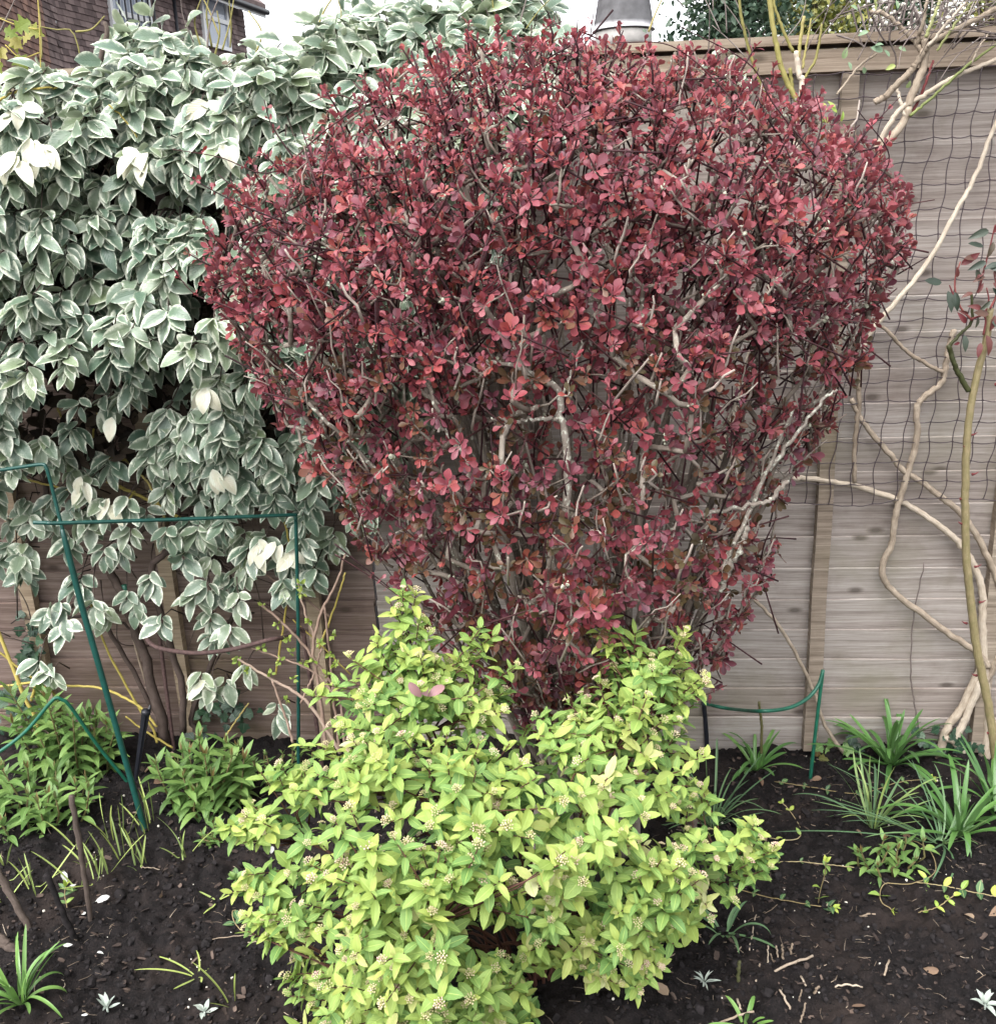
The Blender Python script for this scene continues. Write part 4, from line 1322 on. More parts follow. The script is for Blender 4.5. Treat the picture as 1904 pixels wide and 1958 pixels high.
fo = lambda off: (lambda p: F(p[:, 0], p[:, 1], np.full(len(p), off)))
single('dry_cane', 'thin pale bare cane arching down in front of a fence batten', 'cane', [(1425, 1132), (1467, 1171), (1508, 1225), (1542, 1293), (1557, 1329), (1579, 1390), (1612, 1440)], .0045, .0052, M_pale_bark, fo(.06), seed=12)
single('dried_vine', 'thin brown dried vine hanging straight down the grey fence boards', 'vine', [(1766, 1075), (1745, 1190), (1741, 1290), (1749, 1350), (1758, 1405)], .0015, .0026, M_climb_twig, fo(.03), seed=13)
single('snapped_cane', 'short snapped olive cane standing in the soil behind the green plant hoop', 'cane', [(1451, 1342), (1456, 1390), (1455, 1440)], .0035, .0042, M_green_stem, fo(.12), seed=14, wob=.0004)


def pruned_shrub():
    rg = np.random.default_rng(61)
    root = thing('pruned_shrub', 'cut back shrub with upright yellow green shoots above the fence rail', 'shrub', (.72, 2.40, 0))
    O = .10
    stems_on(root, [([(1522, 97, O), (1527, 140, O), (1532, 190, O), (1490, 480, O), (1400, 800, O), (1330, 1100, O), (1290, 1440, O)], .006, .009)], M_pale_bark, seed=9)
    stems_on(root, [([(1410, -20, O), (1421, 50, O), (1438, 115, O), (1470, 200, O)], .003, .004), ([(1469, -20, O), (1481, 68, O), (1498, 140, O), (1528, 200, O)], .0055, .006), ([(1472, -20, O), (1492, 45, O), (1516, 99, O)], .003, .0036), ([(1537, 30, O), (1531, 70, O), (1526, 110, O)], .0035, .004),
                    ([(1571, 45, O), (1560, 110, O), (1540, 145, O), (1531, 165, O)], .0025, .0035), ([(1551, 35, O), (1543, 80, O), (1534, 130, O)], .002, .003), ([(1510, 130, O), (1517, 180, O), (1530, 205, O)], .004, .004)], M_olive_stem, 'shoot', seed=10, wob=.0006)
    mb = MB()
    for k in range(16):
        x = rg.uniform(1300, 1640); y = rg.uniform(10, 120)
        a = rg.uniform(.7, 2.4); L = rg.uniform(60, 160)
        p = np.array([(x, y), (x + L * .5 * math.cos(a) + rg.normal() * 8, y - L * .5 * math.sin(a)), (x + L * math.cos(a), y - L * math.sin(a))])
        tubes(mb, spline(F(p[:, 0], p[:, 1], np.full(3, O)), 10), lerp_r(.0015, .0008, 10), 5, rg.random())
    tag(mb.build('twigs', M_climb_twig, root), kind='stuff')
    mb = MB()
    x, y = np.array([1580, 1590, 1600, 1585, 1597, 1607]), np.array([210, 222, 215, 235, 205, 232])
    leaves(mb, LANCE, F(x, y, .1), rdir(6, rg) * (1, .3, 1), np.array([0, -1, .5]) + rdir(6, rg) * .3, .025, rg.random(6), rg)
    mb.build('leaves', M_young, root)
    # small variegated spray beyond the red bush
    return root


pruned_shrub()


def stray_spray():
    rg = np.random.default_rng(62)
    root = thing('variegated_sprig', 'small pale variegated sprig showing above the berberis by the fence rail', 'sprig', F(1400, 150, .02))
    mb, ms = MB(), MB()
    x, y = np.array([1385, 1400, 1412, 1395, 1375, 1432, 1420, 1390]), np.array([95, 100, 112, 130, 128, 150, 135, 150])
    c = F(x, y, .06)
    leaves(mb, OVATE, c, np.stack([rg.normal(size=8) * .7, np.full(8, -.3), -.5 * rg.random(8)], -1), np.array([0, -.7, .7]) + rdir(8, rg) * .3, .055, rg.random(8) * .8, rg, .9)
    mb.build('foliage', M_var, root)
    b = F(1400, 150, .02)
    tubes(ms, np.stack([np.repeat(b[None], 8, 0), (b + c) / 2 + (0, 0, .01), c], 1), .0013, 5, .5)
    ms.build('twigs', M_var_stem, root)


stray_spray()


# ------------------------------------------------------------------ plant supports
def rod(mb, w, r, n=40, sides=10, rnd=.5):
    s = spline(np.array(w, float), n)
    tubes(mb, s, r if np.ndim(r) else np.full(n, r), sides, rnd)


def stake_a():
    g = on_soil(277, 1592)
    y0 = float(g[1])
    root = thing('plant_support_stake', 'dark green metal support stake leaning in front of the variegated climber', 'plant support', g, 'dark green plant support stakes')
    mb = MB()
    q = lambda x, y, d=0: P(x, y, y0 + d)
    a = [g - (0, 0, .05), g * 1, q(195, 1294, .015), q(156, 1157, .02), q(119, 1012, .025)]
    rod(mb, a, np.interp(np.linspace(0, 1, 40), [0, .93, .96, 1], [.0075, .0072, .0068, .0045]))
    mb.build('leg', M_green_metal, root)
    mb = MB()
    rod(mb, [q(121, 1018, .025), q(104, 950, .03), q(93, 908, .03), q(88, 894, .03), q(80, 888, .032), q(40, 893, .04), q(0, 899, .05), q(-90, 912, .07)], .0042, 60)
    mb.build('cross_bar', M_green_metal, root)


def stake_b():
    g = on_soil(571, 1496)
    y1 = float(g[1])
    root = thing('plant_support_stake', 'dark green metal support stake with a level bar hooked to the leaning one', 'plant support', g, 'dark green plant support stakes')
    mb = MB()
    rod(mb, [g - (0, 0, .05), g, P(570, 1200, y1), P(566, 1010, y1), P(565, 996, y1)], .0048, 40)
    mb.build('leg', M_green_metal, root)
    mb = MB()
    y0 = y1 - .24
    rod(mb, [P(565, 1000, y1), P(565, 990, y1), P(560, 985, y1), P(548, 985, y1 - .01), P(340, 993, (y0 + y1) / 2), P(119, 1000, y0), P(90, 1000, y0 - .01), P(64, 999, y0 - .015)], .0045, 60)
    mb.build('cross_bar', M_green_metal, root)


stake_a(); stake_b()


def stake_c():
    g = on_soil(243, 1500)
    root = thing('plant_support_stake', 'mid green metal support with a sharply bent bar over the leafy perennials', 'plant support', g)
    mb = MB()
    y = float(g[1])
    rod(mb, [g - (0, 0, .03), g, P(190, 1430, y - .03), P(135, 1352, y - .07), P(118, 1338, y - .08), P(108, 1335, y - .085), P(96, 1344, y - .09), P(50, 1398, y - .1), P(0, 1437, y - .12), P(-70, 1480, y - .14)], .0046, 60)
    mb.build('bar', M_green_bright, root)
    mb = MB()
    e = P(-70, 1480, y - .14)
    rod(mb, [e, e + (0, 0, -.1), (e[0], e[1], -.05)], .0046, 20)
    mb.build('leg', M_green_bright, root)


stake_c()


def hoop_right():
    g1, g2 = on_soil(1354, 1440), on_soil(1548, 1488)
    root = thing('plant_hoop', 'green half round plant hoop on two legs beside the lime spirea', 'plant support', (g1 + g2) / 2)
    y1, y2 = float(g1[1]), float(g2[1])
    a, b = P(1345, 1345, y1), P(1573, 1284, y2)
    mid = lambda x, y, d: P(x, y, d)
    mb = MB()
    ym = min(y1, y2)
    rod(mb, [a, mid(1370, 1351, y1 - .05), mid(1399, 1356, y1 - .09), mid(1453, 1360, ym - .1), mid(1507, 1354, ym - .06), mid(1543, 1336, y2 - .03), mid(1564, 1311, y2 - .01), b], .0048, 60)
    mb.build('hoop', M_green_bright, root)
    for g, t, m in ((g1, a, M_black), (g2, b, M_green_bright)):
        mb = MB()
        rod(mb, [t + (0, 0, .004), (t * .5 + g * .5), g - (0, 0, .04)], .0048 if m is M_green_bright else .0065, 16)
        mb.build('leg', m, root)


hoop_right()


def hoop_rust():
    g1, g2 = on_soil(333, 1440), on_soil(617, 1468)
    root = thing('plant_hoop', 'rusty brown iron plant hoop on two legs under the variegated climber', 'plant support', (g1 + g2) / 2)
    y1, y2 = float(g1[1]), float(g2[1])
    t1, t2 = P(303, 1201, y1), P(580, 1208, y2)
    mb = MB()
    rod(mb, [t1, P(302, 1194, y1), P(290, 1190, y1 - .03), P(278, 1204, y1 - .08), P(283, 1225, y1 - .13), P(306, 1240, y1 - .16), P(374, 1249, y1 - .19), P(442, 1242, y1 - .18), P(510, 1225, y2 - .1), P(545, 1218, y2 - .06), P(572, 1203, y2 - .01), t2], .0058, 80)
    mb.build('hoop', M_rust, root)
    for g, t in ((g1, t1), (g2, t2)):
        mb = MB()
        rod(mb, [t + (0, 0, .003), t * .5 + g * .5, g - (0, 0, .04)], .0058, 16)
        mb.build('leg', M_rust, root)


hoop_rust()


def black_stake():
    g = on_soil(259, 1492)
    y = float(g[1])
    root = thing('irrigation_stake', 'black plastic spike stuck upright in the soil behind the leaning stake', 'stake', g)
    t = P(279, 1362, y)
    ax = norm(t - g)
    mb = MB()
    X = np.array([1., 0, 0]); Y = norm(np.cross(ax, X))
    L = np.linalg.norm(t - g)
    for a_, b_ in ((X, Y), (Y, X)):
        n = 12
        k = np.linspace(0, 1, n)
        w = .0045 + .0065 * k
        c = g - ax * .02 + ax * (k * (L + .02))[:, None]
        for s1, s2 in (((-1, -1), (1, -1)), ((1, -1), (1, 1)), ((1, 1), (-1, 1)), ((-1, 1), (-1, -1))):
            A = c + a_ * (w * s1[0])[:, None] + b_ * (.0028 * s1[1])
            B = c + a_ * (w * s2[0])[:, None] + b_ * (.0028 * s2[1])
            i = np.arange(n - 1)
            mb.add(np.concatenate([A, B]), np.stack([i, i + n, i + n + 1, i + 1], -1))
    mb.build('spike', M_black, root, False)
    mb = MB()
    tubes(mb, np.stack([t - ax * .004, t - ax * .003, t + ax * .004, t + ax * .005]), np.array([.0125, .0128, .0128, .0122]), 12)
    mb.build('collar', M_black, root)
    mb = MB()
    e = t + X * .008
    tubes(mb, np.stack([e, e + ax * .008, e + ax * .0082, e + ax * .013, e + ax * .0132, e + ax * .021]), np.array([.003, .003, .0045, .0045, .0032, .0026]), 10)
    mb.build('barb', M_black, root)


black_stake()


def clip():
    root = thing('cane_clip', 'small green plastic clip on a thin cane among the climber stems', 'clip', F(243, 1140, .09))
    a, b = F(237, 1118, .09), F(247, 1160, .09)
    mb = MB()
    k = np.array([0, .01, .40, .43, .55, .58, .97, 1.])
    tubes(mb, a + (b - a) * k[:, None], np.array([.006, .0075, .0062, .0045, .0045, .0062, .0095, .0085]), 12)
    mb.build('sleeve', M_green_bright, root)
    mb = MB()
    rod(mb, [b, F(262, 1250, .09), F(318, 1425, .09)], .003, 20)
    mb.build('cane', M_straw, root)


clip()


# ------------------------------------------------------------------ low planting
def strap_plant(name, label, px, n, length, width, rise, mat, seed, cat='plant', lean=(0, 0, 0), tone=(.2, .8), group=None, spread=1.0):
    rg = np.random.default_rng(seed)
    b = on_soil(*px)
    mb = MB()
    k = 14
    for i in range(n):
        a = i * 2.399 + rg.normal() * .3
        L = length * rg.uniform(.6, 1.1)
        e0 = rise * rg.uniform(.35, 1.25)                      # initial elevation
        bend = rg.uniform(.8, 2.3) * spread
        if rg.random() < .25: bend *= .25
        s = np.linspace(0, 1, k)
        ang = e0 - bend * s ** 1.4
        step = L / (k - 1)
        h = np.concatenate([[0], np.cumsum(np.cos(ang[:-1]) * step)])
        z = np.concatenate([[0], np.cumsum(np.sin(ang[:-1]) * step)])
        dr = np.array([math.cos(a), math.sin(a), 0])
        sd = np.array([-math.sin(a), math.cos(a), 0])
        tw = rg.normal() * .25
        c = b + dr * .008 + dr * h[:, None] + np.array([0, 0, 1]) * z[:, None] + np.array(lean) * (s ** 1.5)[:, None] * L + sd * (rg.normal() * .12 * L * s ** 2)[:, None]
        c[:, 2] = np.maximum(c[:, 2], gz(c[:, 0], c[:, 1]) + .006)
        T = norm(np.gradient(c, axis=0))
        sd2 = norm(np.cross(T, np.array([0, 0, 1.]) + dr * .3) + 1e-5)
        nn = np.cross(sd2, T)
        w = width * 1.08 * rg.uniform(.75, 1.15) * np.clip(np.sin(np.pi * (0.14 + .86 * s ** 1.25)), .004, 1) ** .45 / 2
        off = sd2 * w[:, None]
        V = np.stack([c - off + nn * w[:, None] * .35, c, c + off + nn * w[:, None] * .35], 1)
        uv = np.stack([np.broadcast_to([-1., 0, 1], (k, 3)), np.broadcast_to(s[:, None], (k, 3))], -1)
        q = [[r * 3 + j, r * 3 + j + 1, r * 3 + j + 4, r * 3 + j + 3] for r in range(k - 1) for j in range(2)]
        mb.add(V, q, uv, rg.uniform(*tone))
    return tag(mb.build(name, mat, None, True, tuple(b)), label, cat, group)


strap_plant('strap_leaf_plant', 'small strap leaved plant beside the snapped stem under the green hoop', (1445, 1476), 18, .15, .011, 1.25, M_strap, 71, tone=(.1, .8))
strap_plant('strap_leaf_plant', 'large arching strap leaved clump against the base of the grey fence', (1702, 1462), 38, .24, .0125, 1.2, M_strap, 72, tone=(0, .65))
strap_plant('strap_leaf_plant', 'broad strap leaved clump in front of the bare climber base', (1832, 1600), 28, .21, .012, 1.1, M_strap, 73, tone=(0, .6))
strap_plant('strap_leaf_plant', 'strap leaved clump cut off by the edge beyond the rose stem', (1905, 1560), 18, .20, .012, 1.2, M_strap, 74, tone=(0, .6))
strap_plant('narrow_leaf_tuft', 'upright tuft of narrow grey green blades between the strap leaved clumps', (1668, 1585), 24, .22, .0055, 1.35, M_blade, 75, spread=.55, tone=(0, .8))
strap_plant('narrow_leaf_tuft', 'dark tuft of narrow blades tucked behind the spirea side shoots', (1362, 1585), 34, .21, .005, 1.25, M_blade, 76, spread=.7, tone=(0, .5))
strap_plant('narrow_leaf_tuft', 'low arching tuft of thin blades leaning toward the spirea', (1795, 1615), 26, .24, .0045, .75, M_blade, 77, spread=.7, lean=(-.5, .05, .0), tone=(0, .6))
strap_plant('narrow_leaf_tuft', 'few blue green blades emerging below the spirea side shoots', (1385, 1790), 9, .13, .007, 1.2, M_blade, 78, tone=(0, .3), lean=(-.2, 0, 0))
strap_plant('strap_leaf_plant', 'bright strap leaved clump at the near corner of the bare soil', (42, 1925), 26, .145, .0085, 1.25, M_strap, 79, tone=(.6, 1))
strap_plant('grass_tuft', 'yellowing grass shoot with four blades lying on open soil', (375, 1872), 6, .075, .004, .5, M_blade, 80, lean=(-.6, .1, .05), tone=(.8, 1), spread=.5)
strap_plant('grass_tuft', 'single bent yellow green blade on the open soil', (442, 1928), 3, .085, .005, 1.2, M_blade, 81, lean=(-.25, 0, .1), tone=(.9, 1), spread=.3)
strap_plant('grass_tuft', 'tiny pair of yellow green blades lying flat on dark soil', (415, 1728), 4, .045, .0045, .4, M_blade, 82, lean=(-.4, 0, 0), tone=(.8, 1), spread=.4)
strap_plant('grass_tuft', 'small green leafy shoot among the pale stubble in front of the spirea', (1425, 1965), 6, .07, .008, 1.35, M_strap, 83, tone=(.7, 1), spread=.7)
rg = np.random.default_rng(85)
for i, (x, y) in enumerate([(263, 1665), (274, 1655), (258, 1640), (240, 1600), (232, 1645), (208, 1680), (190, 1680), (180, 1690), (160, 1660), (148, 1700), (150, 1625), (212, 1610), (350, 1645), (356, 1640), (70, 1715), (62, 1700), (12, 1690), (8, 1660), (8, 1725), (278, 1595), (288, 1575)]):
    strap_plant('bulb_shoot', 'slim pale green bulb shoot poking through the dark soil', (x, y), 3, rg.uniform(.08, .15), .0042, 1.5, M_blade, 90 + i, cat='shoot', tone=(.75, 1), group='pale green bulb shoots in the soil', spread=.18, lean=(-.12, 0, 0))


def perennial(label, px, ns, rad, h, seed, leafL=.045, name='leafy_perennial'):
    leafL *= 1.22
    rg = np.random.default_rng(seed)
    b = on_soil(*px)
    root = thing(name, label, 'plant', b)
    ms, ml = MB(), MB()
    for i in range(ns):
        a = i * 2.399
        r = rad * math.sqrt((i + .5) / ns)
        x, y = b[0] + math.cos(a) * r * 1.25, b[1] + math.sin(a) * r * .7
        z = float(gz(x, y))
        H = h * rg.uniform(.55, 1.1) * (1 - .35 * (r / rad) ** 2)
        t0 = np.array([x, y, z - .01]); t1 = t0 + np.array([math.cos(a) * H * .25 + rg.normal() * .01, math.sin(a) * H * .12, H])
        tubes(ms, np.stack([t0, t0 * .5 + t1 * .5 + rg.normal(size=3) * .006, t1]), np.array([.0028, .0024, .0018]), 6, rg.random())
        m = max(4, int(H / .017))
        a0 = rg.random() * 6
        for k in range(m):
            f = .15 + .85 * k / (m - 1)
            c = t0 + (t1 - t0) * f
            for s_ in (0, math.pi):
                th = a0 + k * 1.5708 + s_ + rg.normal() * .2
                el = -.1 + .9 * f ** 2 + rg.normal() * .15
                d = np.array([math.cos(th) * math.cos(el), math.sin(th) * math.cos(el), math.sin(el)])
                L = leafL * rg.uniform(.75, 1.15) * (.75 + .5 * math.sin(math.pi * min(1, f * .85)))
                leaves(ml, LANCE[:2] if f < .8 else LANCE[2:3], c[None], d[None], np.array([[0, 0, 1.]]) + d * -.3, L, np.clip(rg.uniform(.1, .75) + .1 * f, 0, .85), rg, 1.0)
        for k in range(3):
            d = np.array([rg.normal() * .2, rg.normal() * .2, 1])
            leaves(ml, LANCE[2:3], t1[None], d[None], rdir(1, rg), leafL * .6, rg.uniform(.9, 1), rg, .6)
    ms.build('stems', M_perenn_stem, root)
    ml.build('foliage', M_perenn, root)
    return root


M_perenn_stem = bark_mat('perennial_stem', [(.2, (.06, .05, .02)), (.5, (.11, .1, .04)), (.9, (.17, .13, .06))], rough=.6, bump=.1)
perennial('tall leafy green perennial clump behind the sharply bent support bar', (140, 1478), 15, .085, .27, 111, .046)
perennial('spreading leafy green perennial clump below the sharply bent support bar', (62, 1575), 17, .115, .15, 112, .044)
perennial('leafy green perennial clump between the black spike and the spirea', (398, 1545), 17, .075, .21, 113, .046)
perennial('low bright green leafy patch behind the perennial and left of the spirea', (540, 1488), 15, .085, .075, 114, .02)
perennial('tiny bright green seedling cluster in front of the dark perennial foliage', (425, 1605), 9, .04, .05, 115, .025)


def runner(label, pts, pairs, seed, leafL=.026, up=0.0, tone=(.2, 1), name='periwinkle_runner'):
    rg = np.random.default_rng(seed)
    p = np.array(pts, float)
    w = on_soil(p[:, 0], p[:, 1], .006)
    if p.shape[1] == 3: w[:, 2] += p[:, 2]
    root = thing(name, label, 'plant', w[0])
    s = spline(w, 40)
    s[1:-1, 2] += np.abs(rg.normal(size=38)) * .001
    mb = MB()
    tubes(mb, s, .0011, 6, rg.random())
    mb.build('stem', M_vinca_stem, root)
    ml = MB()
    for k in range(pairs):
        i = int((k + .5) / pairs * 39)
        T = norm(s[min(i + 1, 39)] - s[i - 1])
        sd = norm(np.cross(T, rdir(1, rg)[0] * .3 + (0, 0, 1)))
        for sg in (-1, 1):
            if rg.random() < .12: continue
            d = sd * sg + T * .4 + np.array([0, -.1, .35]) + rg.normal(size=3) * .2
            leaves(ml, OVATE, s[i][None], d[None], np.array([[0, -.3, 1.]]) + rg.normal(size=(1, 3)) * .3, leafL * rg.uniform(.7, 1.2), rg.uniform(*tone), rg, .95)
    for k in range(3):
        leaves(ml, OVATE, s[-1][None], (norm(s[-1] - s[-4]) + rg.normal(size=3) * .4 + np.array([0, 0, .3]))[None], rdir(1, rg) * .4 + (0, -.3, 1), leafL * .7, rg.uniform(.7, 1), rg)
    ml.build('foliage', M_vinca, root)


M_vinca_stem = bark_mat('runner_stem', [(.2, (.17, .13, .06)), (.5, (.3, .24, .13)), (.9, (.4, .34, .2))], rough=.7, bump=.1)
runner('upright yellow green periwinkle shoot standing in open soil right of the spirea', [(1564, 1730, 0), (1566, 1736, .04), (1572, 1740, .085), (1571, 1745, .125)], 4, 121, .024, tone=(.5, 1))
runner('dark leaved periwinkle runner lying on the soil below the spirea tip', [(1375, 1694), (1470, 1723), (1564, 1735), (1592, 1738)], 6, 122, .026, tone=(0, .45))
runner('pale looping periwinkle runner arching over the open soil', [(1737, 1612, 0), (1765, 1640, .02), (1782, 1650, .02), (1785, 1680, .01), (1740, 1696, 0), (1690, 1705, 0), (1682, 1730, 0), (1704, 1742, 0)], 3, 123, .026, tone=(.5, 1))
runner('long periwinkle runner with lemon leaves reaching the picture edge', [(1752, 1694), (1812, 1703), (1866, 1717), (1915, 1728)], 5, 124, .03, tone=(.1, 1))
runner('thin nearly leafless periwinkle runner across the middle soil', [(1470, 1648), (1540, 1652), (1615, 1664), (1670, 1672)], 5, 125, .018, tone=(.1, .6))
runner('short pale periwinkle runner end below the long lemon leaved one', [(1755, 1750), (1790, 1746), (1822, 1725)], 3, 126, .026, tone=(.5, 1))
runner('curling bare runner between the spirea and the narrow blades', [(1460, 1600), (1490, 1612), (1525, 1608), (1530, 1585), (1510, 1555), (1495, 1545)], 3, 127, .018, tone=(.6, 1))
runner('tangled thin runners along the soil under the fence', [(1480, 1500), (1550, 1512), (1640, 1520), (1720, 1510), (1780, 1500)], 7, 128, .022, tone=(0, .5))
for i, (x, y) in enumerate([(1676, 1660), (1690, 1655), (1705, 1650), (1718, 1662), (1728, 1672), (1698, 1675)]):
    pass
perennial('bushy lemon and green periwinkle cluster in front of the narrow blades', (1700, 1665), 10, .055, .085, 129, .028, 'periwinkle_clump')
runner('curled dark leaved periwinkle end beside the spirea on the open soil', [(500, 1765), (470, 1782), (450, 1770), (446, 1752), (462, 1745)], 3, 130, .03, tone=(.1, .6))
runner('short glossy periwinkle sprig beside the dark leaning stub', [(130, 1745, 0), (128, 1735, .02), (132, 1730, .04)], 3, 131, .026, tone=(.2, .8))


def small_rosette(label, px, n, L, mat, seed, name, wid=1.0, up=.5):
    rg = np.random.default_rng(seed)
    b = on_soil(*px)
    mb = MB()
    th = np.arange(n) * 2.399
    el = up + .9 * np.linspace(0, 1, n) + rg.normal(size=n) * .15
    d = np.stack([np.cos(th) * np.cos(el), np.sin(th) * np.cos(el), np.sin(el)], -1)
    leaves(mb, OVATE, b + (0, 0, .008) + d * .003, d, np.array([0, 0, 1.]) - d * .2 + rg.normal(size=(n, 3)) * .1, L * rg.uniform(.7, 1.15, n), rg.random(n), rg, wid)
    tubes(mb, np.stack([b - (0, 0, .01), b + (0, 0, .01)]), .002, 6)
    tag(mb.build(name, mat, None, True, tuple(b)), label, 'plant')


small_rosette('silvery star shaped seedling on the dark soil in front of the pale grass shoot', (207, 1940), 8, .03, M_silver, 141, 'silver_seedling', .6)
small_rosette('silvery seedling with three upright leaves between the grass blade and the spirea', (392, 1945), 6, .026, M_silver, 142, 'silver_seedling', .8, .3)
small_rosette('silvery seedling tucked under the lowest spirea leaves', (686, 1962), 8, .03, M_silver, 143, 'silver_seedling', .7)
small_rosette('grey green sage like seedling alone in the near right soil', (1882, 1935), 10, .03, M_silver, 144, 'silver_seedling', .7, .2)
small_rosette('small blue green rosette on the soil touching the spirea leaves', (452, 1688), 11, .026, M_ivy_pale if 'M_ivy_pale' in globals() else M_perenn, 145, 'green_rosette', 1.1, .1)
small_rosette('feathery grey seedling by the stubble below the spirea', (1345, 1885), 10, .03, M_silver, 146, 'silver_seedling', .35, .3)


# dead stubs and stalks
gl = lambda p: np.stack([*on_soil(p[:, 0], p[:, 1]).T], -1)


def leaning(name, label, top, foot, ra, rb, mat, seed, cat, up=None, group=None, kn=.25):
    """a stick from its foot on the soil up to its top; `up` is the height of the top"""
    f = on_soil(*foot)
    d = rays(*top)
    if up is None:
        t = f[1] / d[1]                       # stands upright in the foot's own plane
    else:
        t = (gz(f[0], f[1]) + up - CAM_Z) / d[2]
    e = CO + d * t
    rg = np.random.default_rng(seed)
    n = 18
    k = np.linspace(0, 1, n)[:, None]
    s = e * (1 - k) + (f - (0, 0, .015)) * k
    s[1:-1] += rg.normal(size=(n - 2, 3)) * min(ra, .002) * .5
    mb = MB()
    tubes(mb, s, lerp_r(ra, rb, n) * (1 + kn * (snoise(rg, n, 7) - .4)), 8, rg.random())
    return tag(mb.build(name, mat, None, True, tuple(f)), label, cat, group)


leaning('dead_stub', 'knobbly grey dead stub standing upright in the bare soil', (137, 1522), (175, 1762), .0065, .0055, M_dead_wood, 151, 'stick')
leaning('dead_stub', 'thick brown dead stub slanting in from the picture edge', (-14, 1650), (60, 1775), .0085, .008, M_dead_wood, 152, 'stick')
leaning('dead_stub', 'dark rotten stub leaning beside the knobbly grey one', (88, 1672), (148, 1800), .006, .007, M_crumb, 153, 'stick')
leaning('dead_stub', 'short thick brown stub lying low near the picture edge', (-12, 1785), (40, 1820), .011, .009, M_dead_wood, 154, 'stick', up=.03)
leaning('woody_stump', 'grey brown woody stump half hidden behind the spirea', (1325, 1540), (1322, 1600), .011, .013, M_dead_wood, 155, 'stump')
for i, (a, b, r) in enumerate([((1340, 1728), (1255, 1738), .0022), ((1552, 1836), (1444, 1880), .0024), ((1445, 1757), (1432, 1825), .0012), ((1440, 1790), (1410, 1820), .0012), ((1648, 1888), (1596, 1890), .0018), ((1672, 1753), (1640, 1755), .0018),
                               ((1700, 1840), (1690, 1868), .002), ((1530, 1865), (1540, 1885), .0018), ((1490, 1905), (1510, 1935), .002), ((1408, 1920), (1415, 1945), .0022), ((1290, 1835), (1250, 1860), .0012), ((1440, 1950), (1372, 1962), .002), ((485, 1798), (400, 1802), .001), ((700, 1730), (650, 1780), .001),
                               ((515, 1800), (465, 1812), .0012), ((670, 1910), (620, 1945), .0012), ((305, 1660), (270, 1664), .0012), ((1328, 1790), (1350, 1815), .0014)]):
    A, B = on_soil(*a, .004), on_soil(*b, .003)
    n = 10
    k = np.linspace(0, 1, n)[:, None]
    rg = np.random.default_rng(160 + i)
    s = A * (1 - k) + B * k + np.array([0, 0, .004]) * np.sin(k * 3.14) + rg.normal(size=(n, 3)) * .0008
    mb = MB()
    tubes(mb, s, r * (1 + .2 * rg.random(n)), 6, rg.uniform(.4, 1))
    tag(mb.build('dry_stalk', M_straw, None, True, tuple(B)), 'dry pale stalk lying loose on the dark soil', 'stalk', 'dry stalks lying on the soil')
for i, (x, y) in enumerate([(1482, 1838), (1490, 1832), (1498, 1840), (1468, 1850), (1450, 1858), (1508, 1828), (1524, 1925), (1528, 1960), (1550, 1900)]):
    leaning('stubble', 'short upright cut pale stalk in front of the spirea', (x + ((i * 37) % 9 - 3) * 3, y - 14 - 9 * ((i * 5) % 4)), (x, y), .0012 + .0004 * (i % 3), .0016 + .0004 * (i % 3), M_straw, 180 + i, 'stalk', group='cut stalk stubble in front of the spirea')
leaning('cut_stem', 'short green cut stem with buds among the pale stubble', (1413, 1838), (1411, 1882), .003, .0035, M_darkgreen_stem, 191, 'stem')

# fallen petals and dead leaves
rg = np.random.default_rng(200)
for i, (x, y, L) in enumerate([(125, 1686, .035), (195, 1725, .036), (160, 1748, .022), (132, 1822, .02), (193, 1828, .015), (520, 1634, .028), (165, 1960, .014), (140, 1700, .02)]):
    b = on_soil(x, y, .007)
    mb = MB()
    d = rdir(1, rg) * (1, 1, .15)
    leaves(mb, OVATE[:3], b[None] - norm(d) * L / 2, d, np.array([[0, -.4, 1.]]) + rg.normal(size=(1, 3)) * .3, L, .5, rg, .8)
    tag(mb.build('fallen_petal', M_petal, None, True, tuple(b)), 'white fallen petal lying on the dark soil', 'petal', 'white fallen petals on the soil')
for i, (x, y, L) in enumerate([(300, 1470, .05), (325, 1455, .045), (285, 1480, .05), (345, 1478, .04), (310, 1495, .05), (255, 1560, .035), (310, 1720, .03), (1870, 1695, .035), (1735, 1610, .03), (1850, 1760, .03), (1905, 1750, .04), (1265, 1900, .04), (1780, 1860, .03), (1640, 1935, .03),
                               (1645, 1596, .028), (1462, 1607, .03), (1455, 1500, .03), (1590, 1440, .03), (1560, 1495, .03)]):
    b = on_soil(x, y, .008)
    mb = MB()
    d = rdir(1, rg) * (1, 1, .2)
    leaves(mb, OVATE, b[None] - norm(d) * L / 2, d, np.array([[0, -.3, 1.]]) + rg.normal(size=(1, 3)) * .4, L, rg.random(), rg, 1.0)
    tag(mb.build('dead_leaf', M_dry_leaf, None, True, tuple(b)), 'curled brown dead leaf lying on the soil', 'leaf', 'dead leaves on the soil')

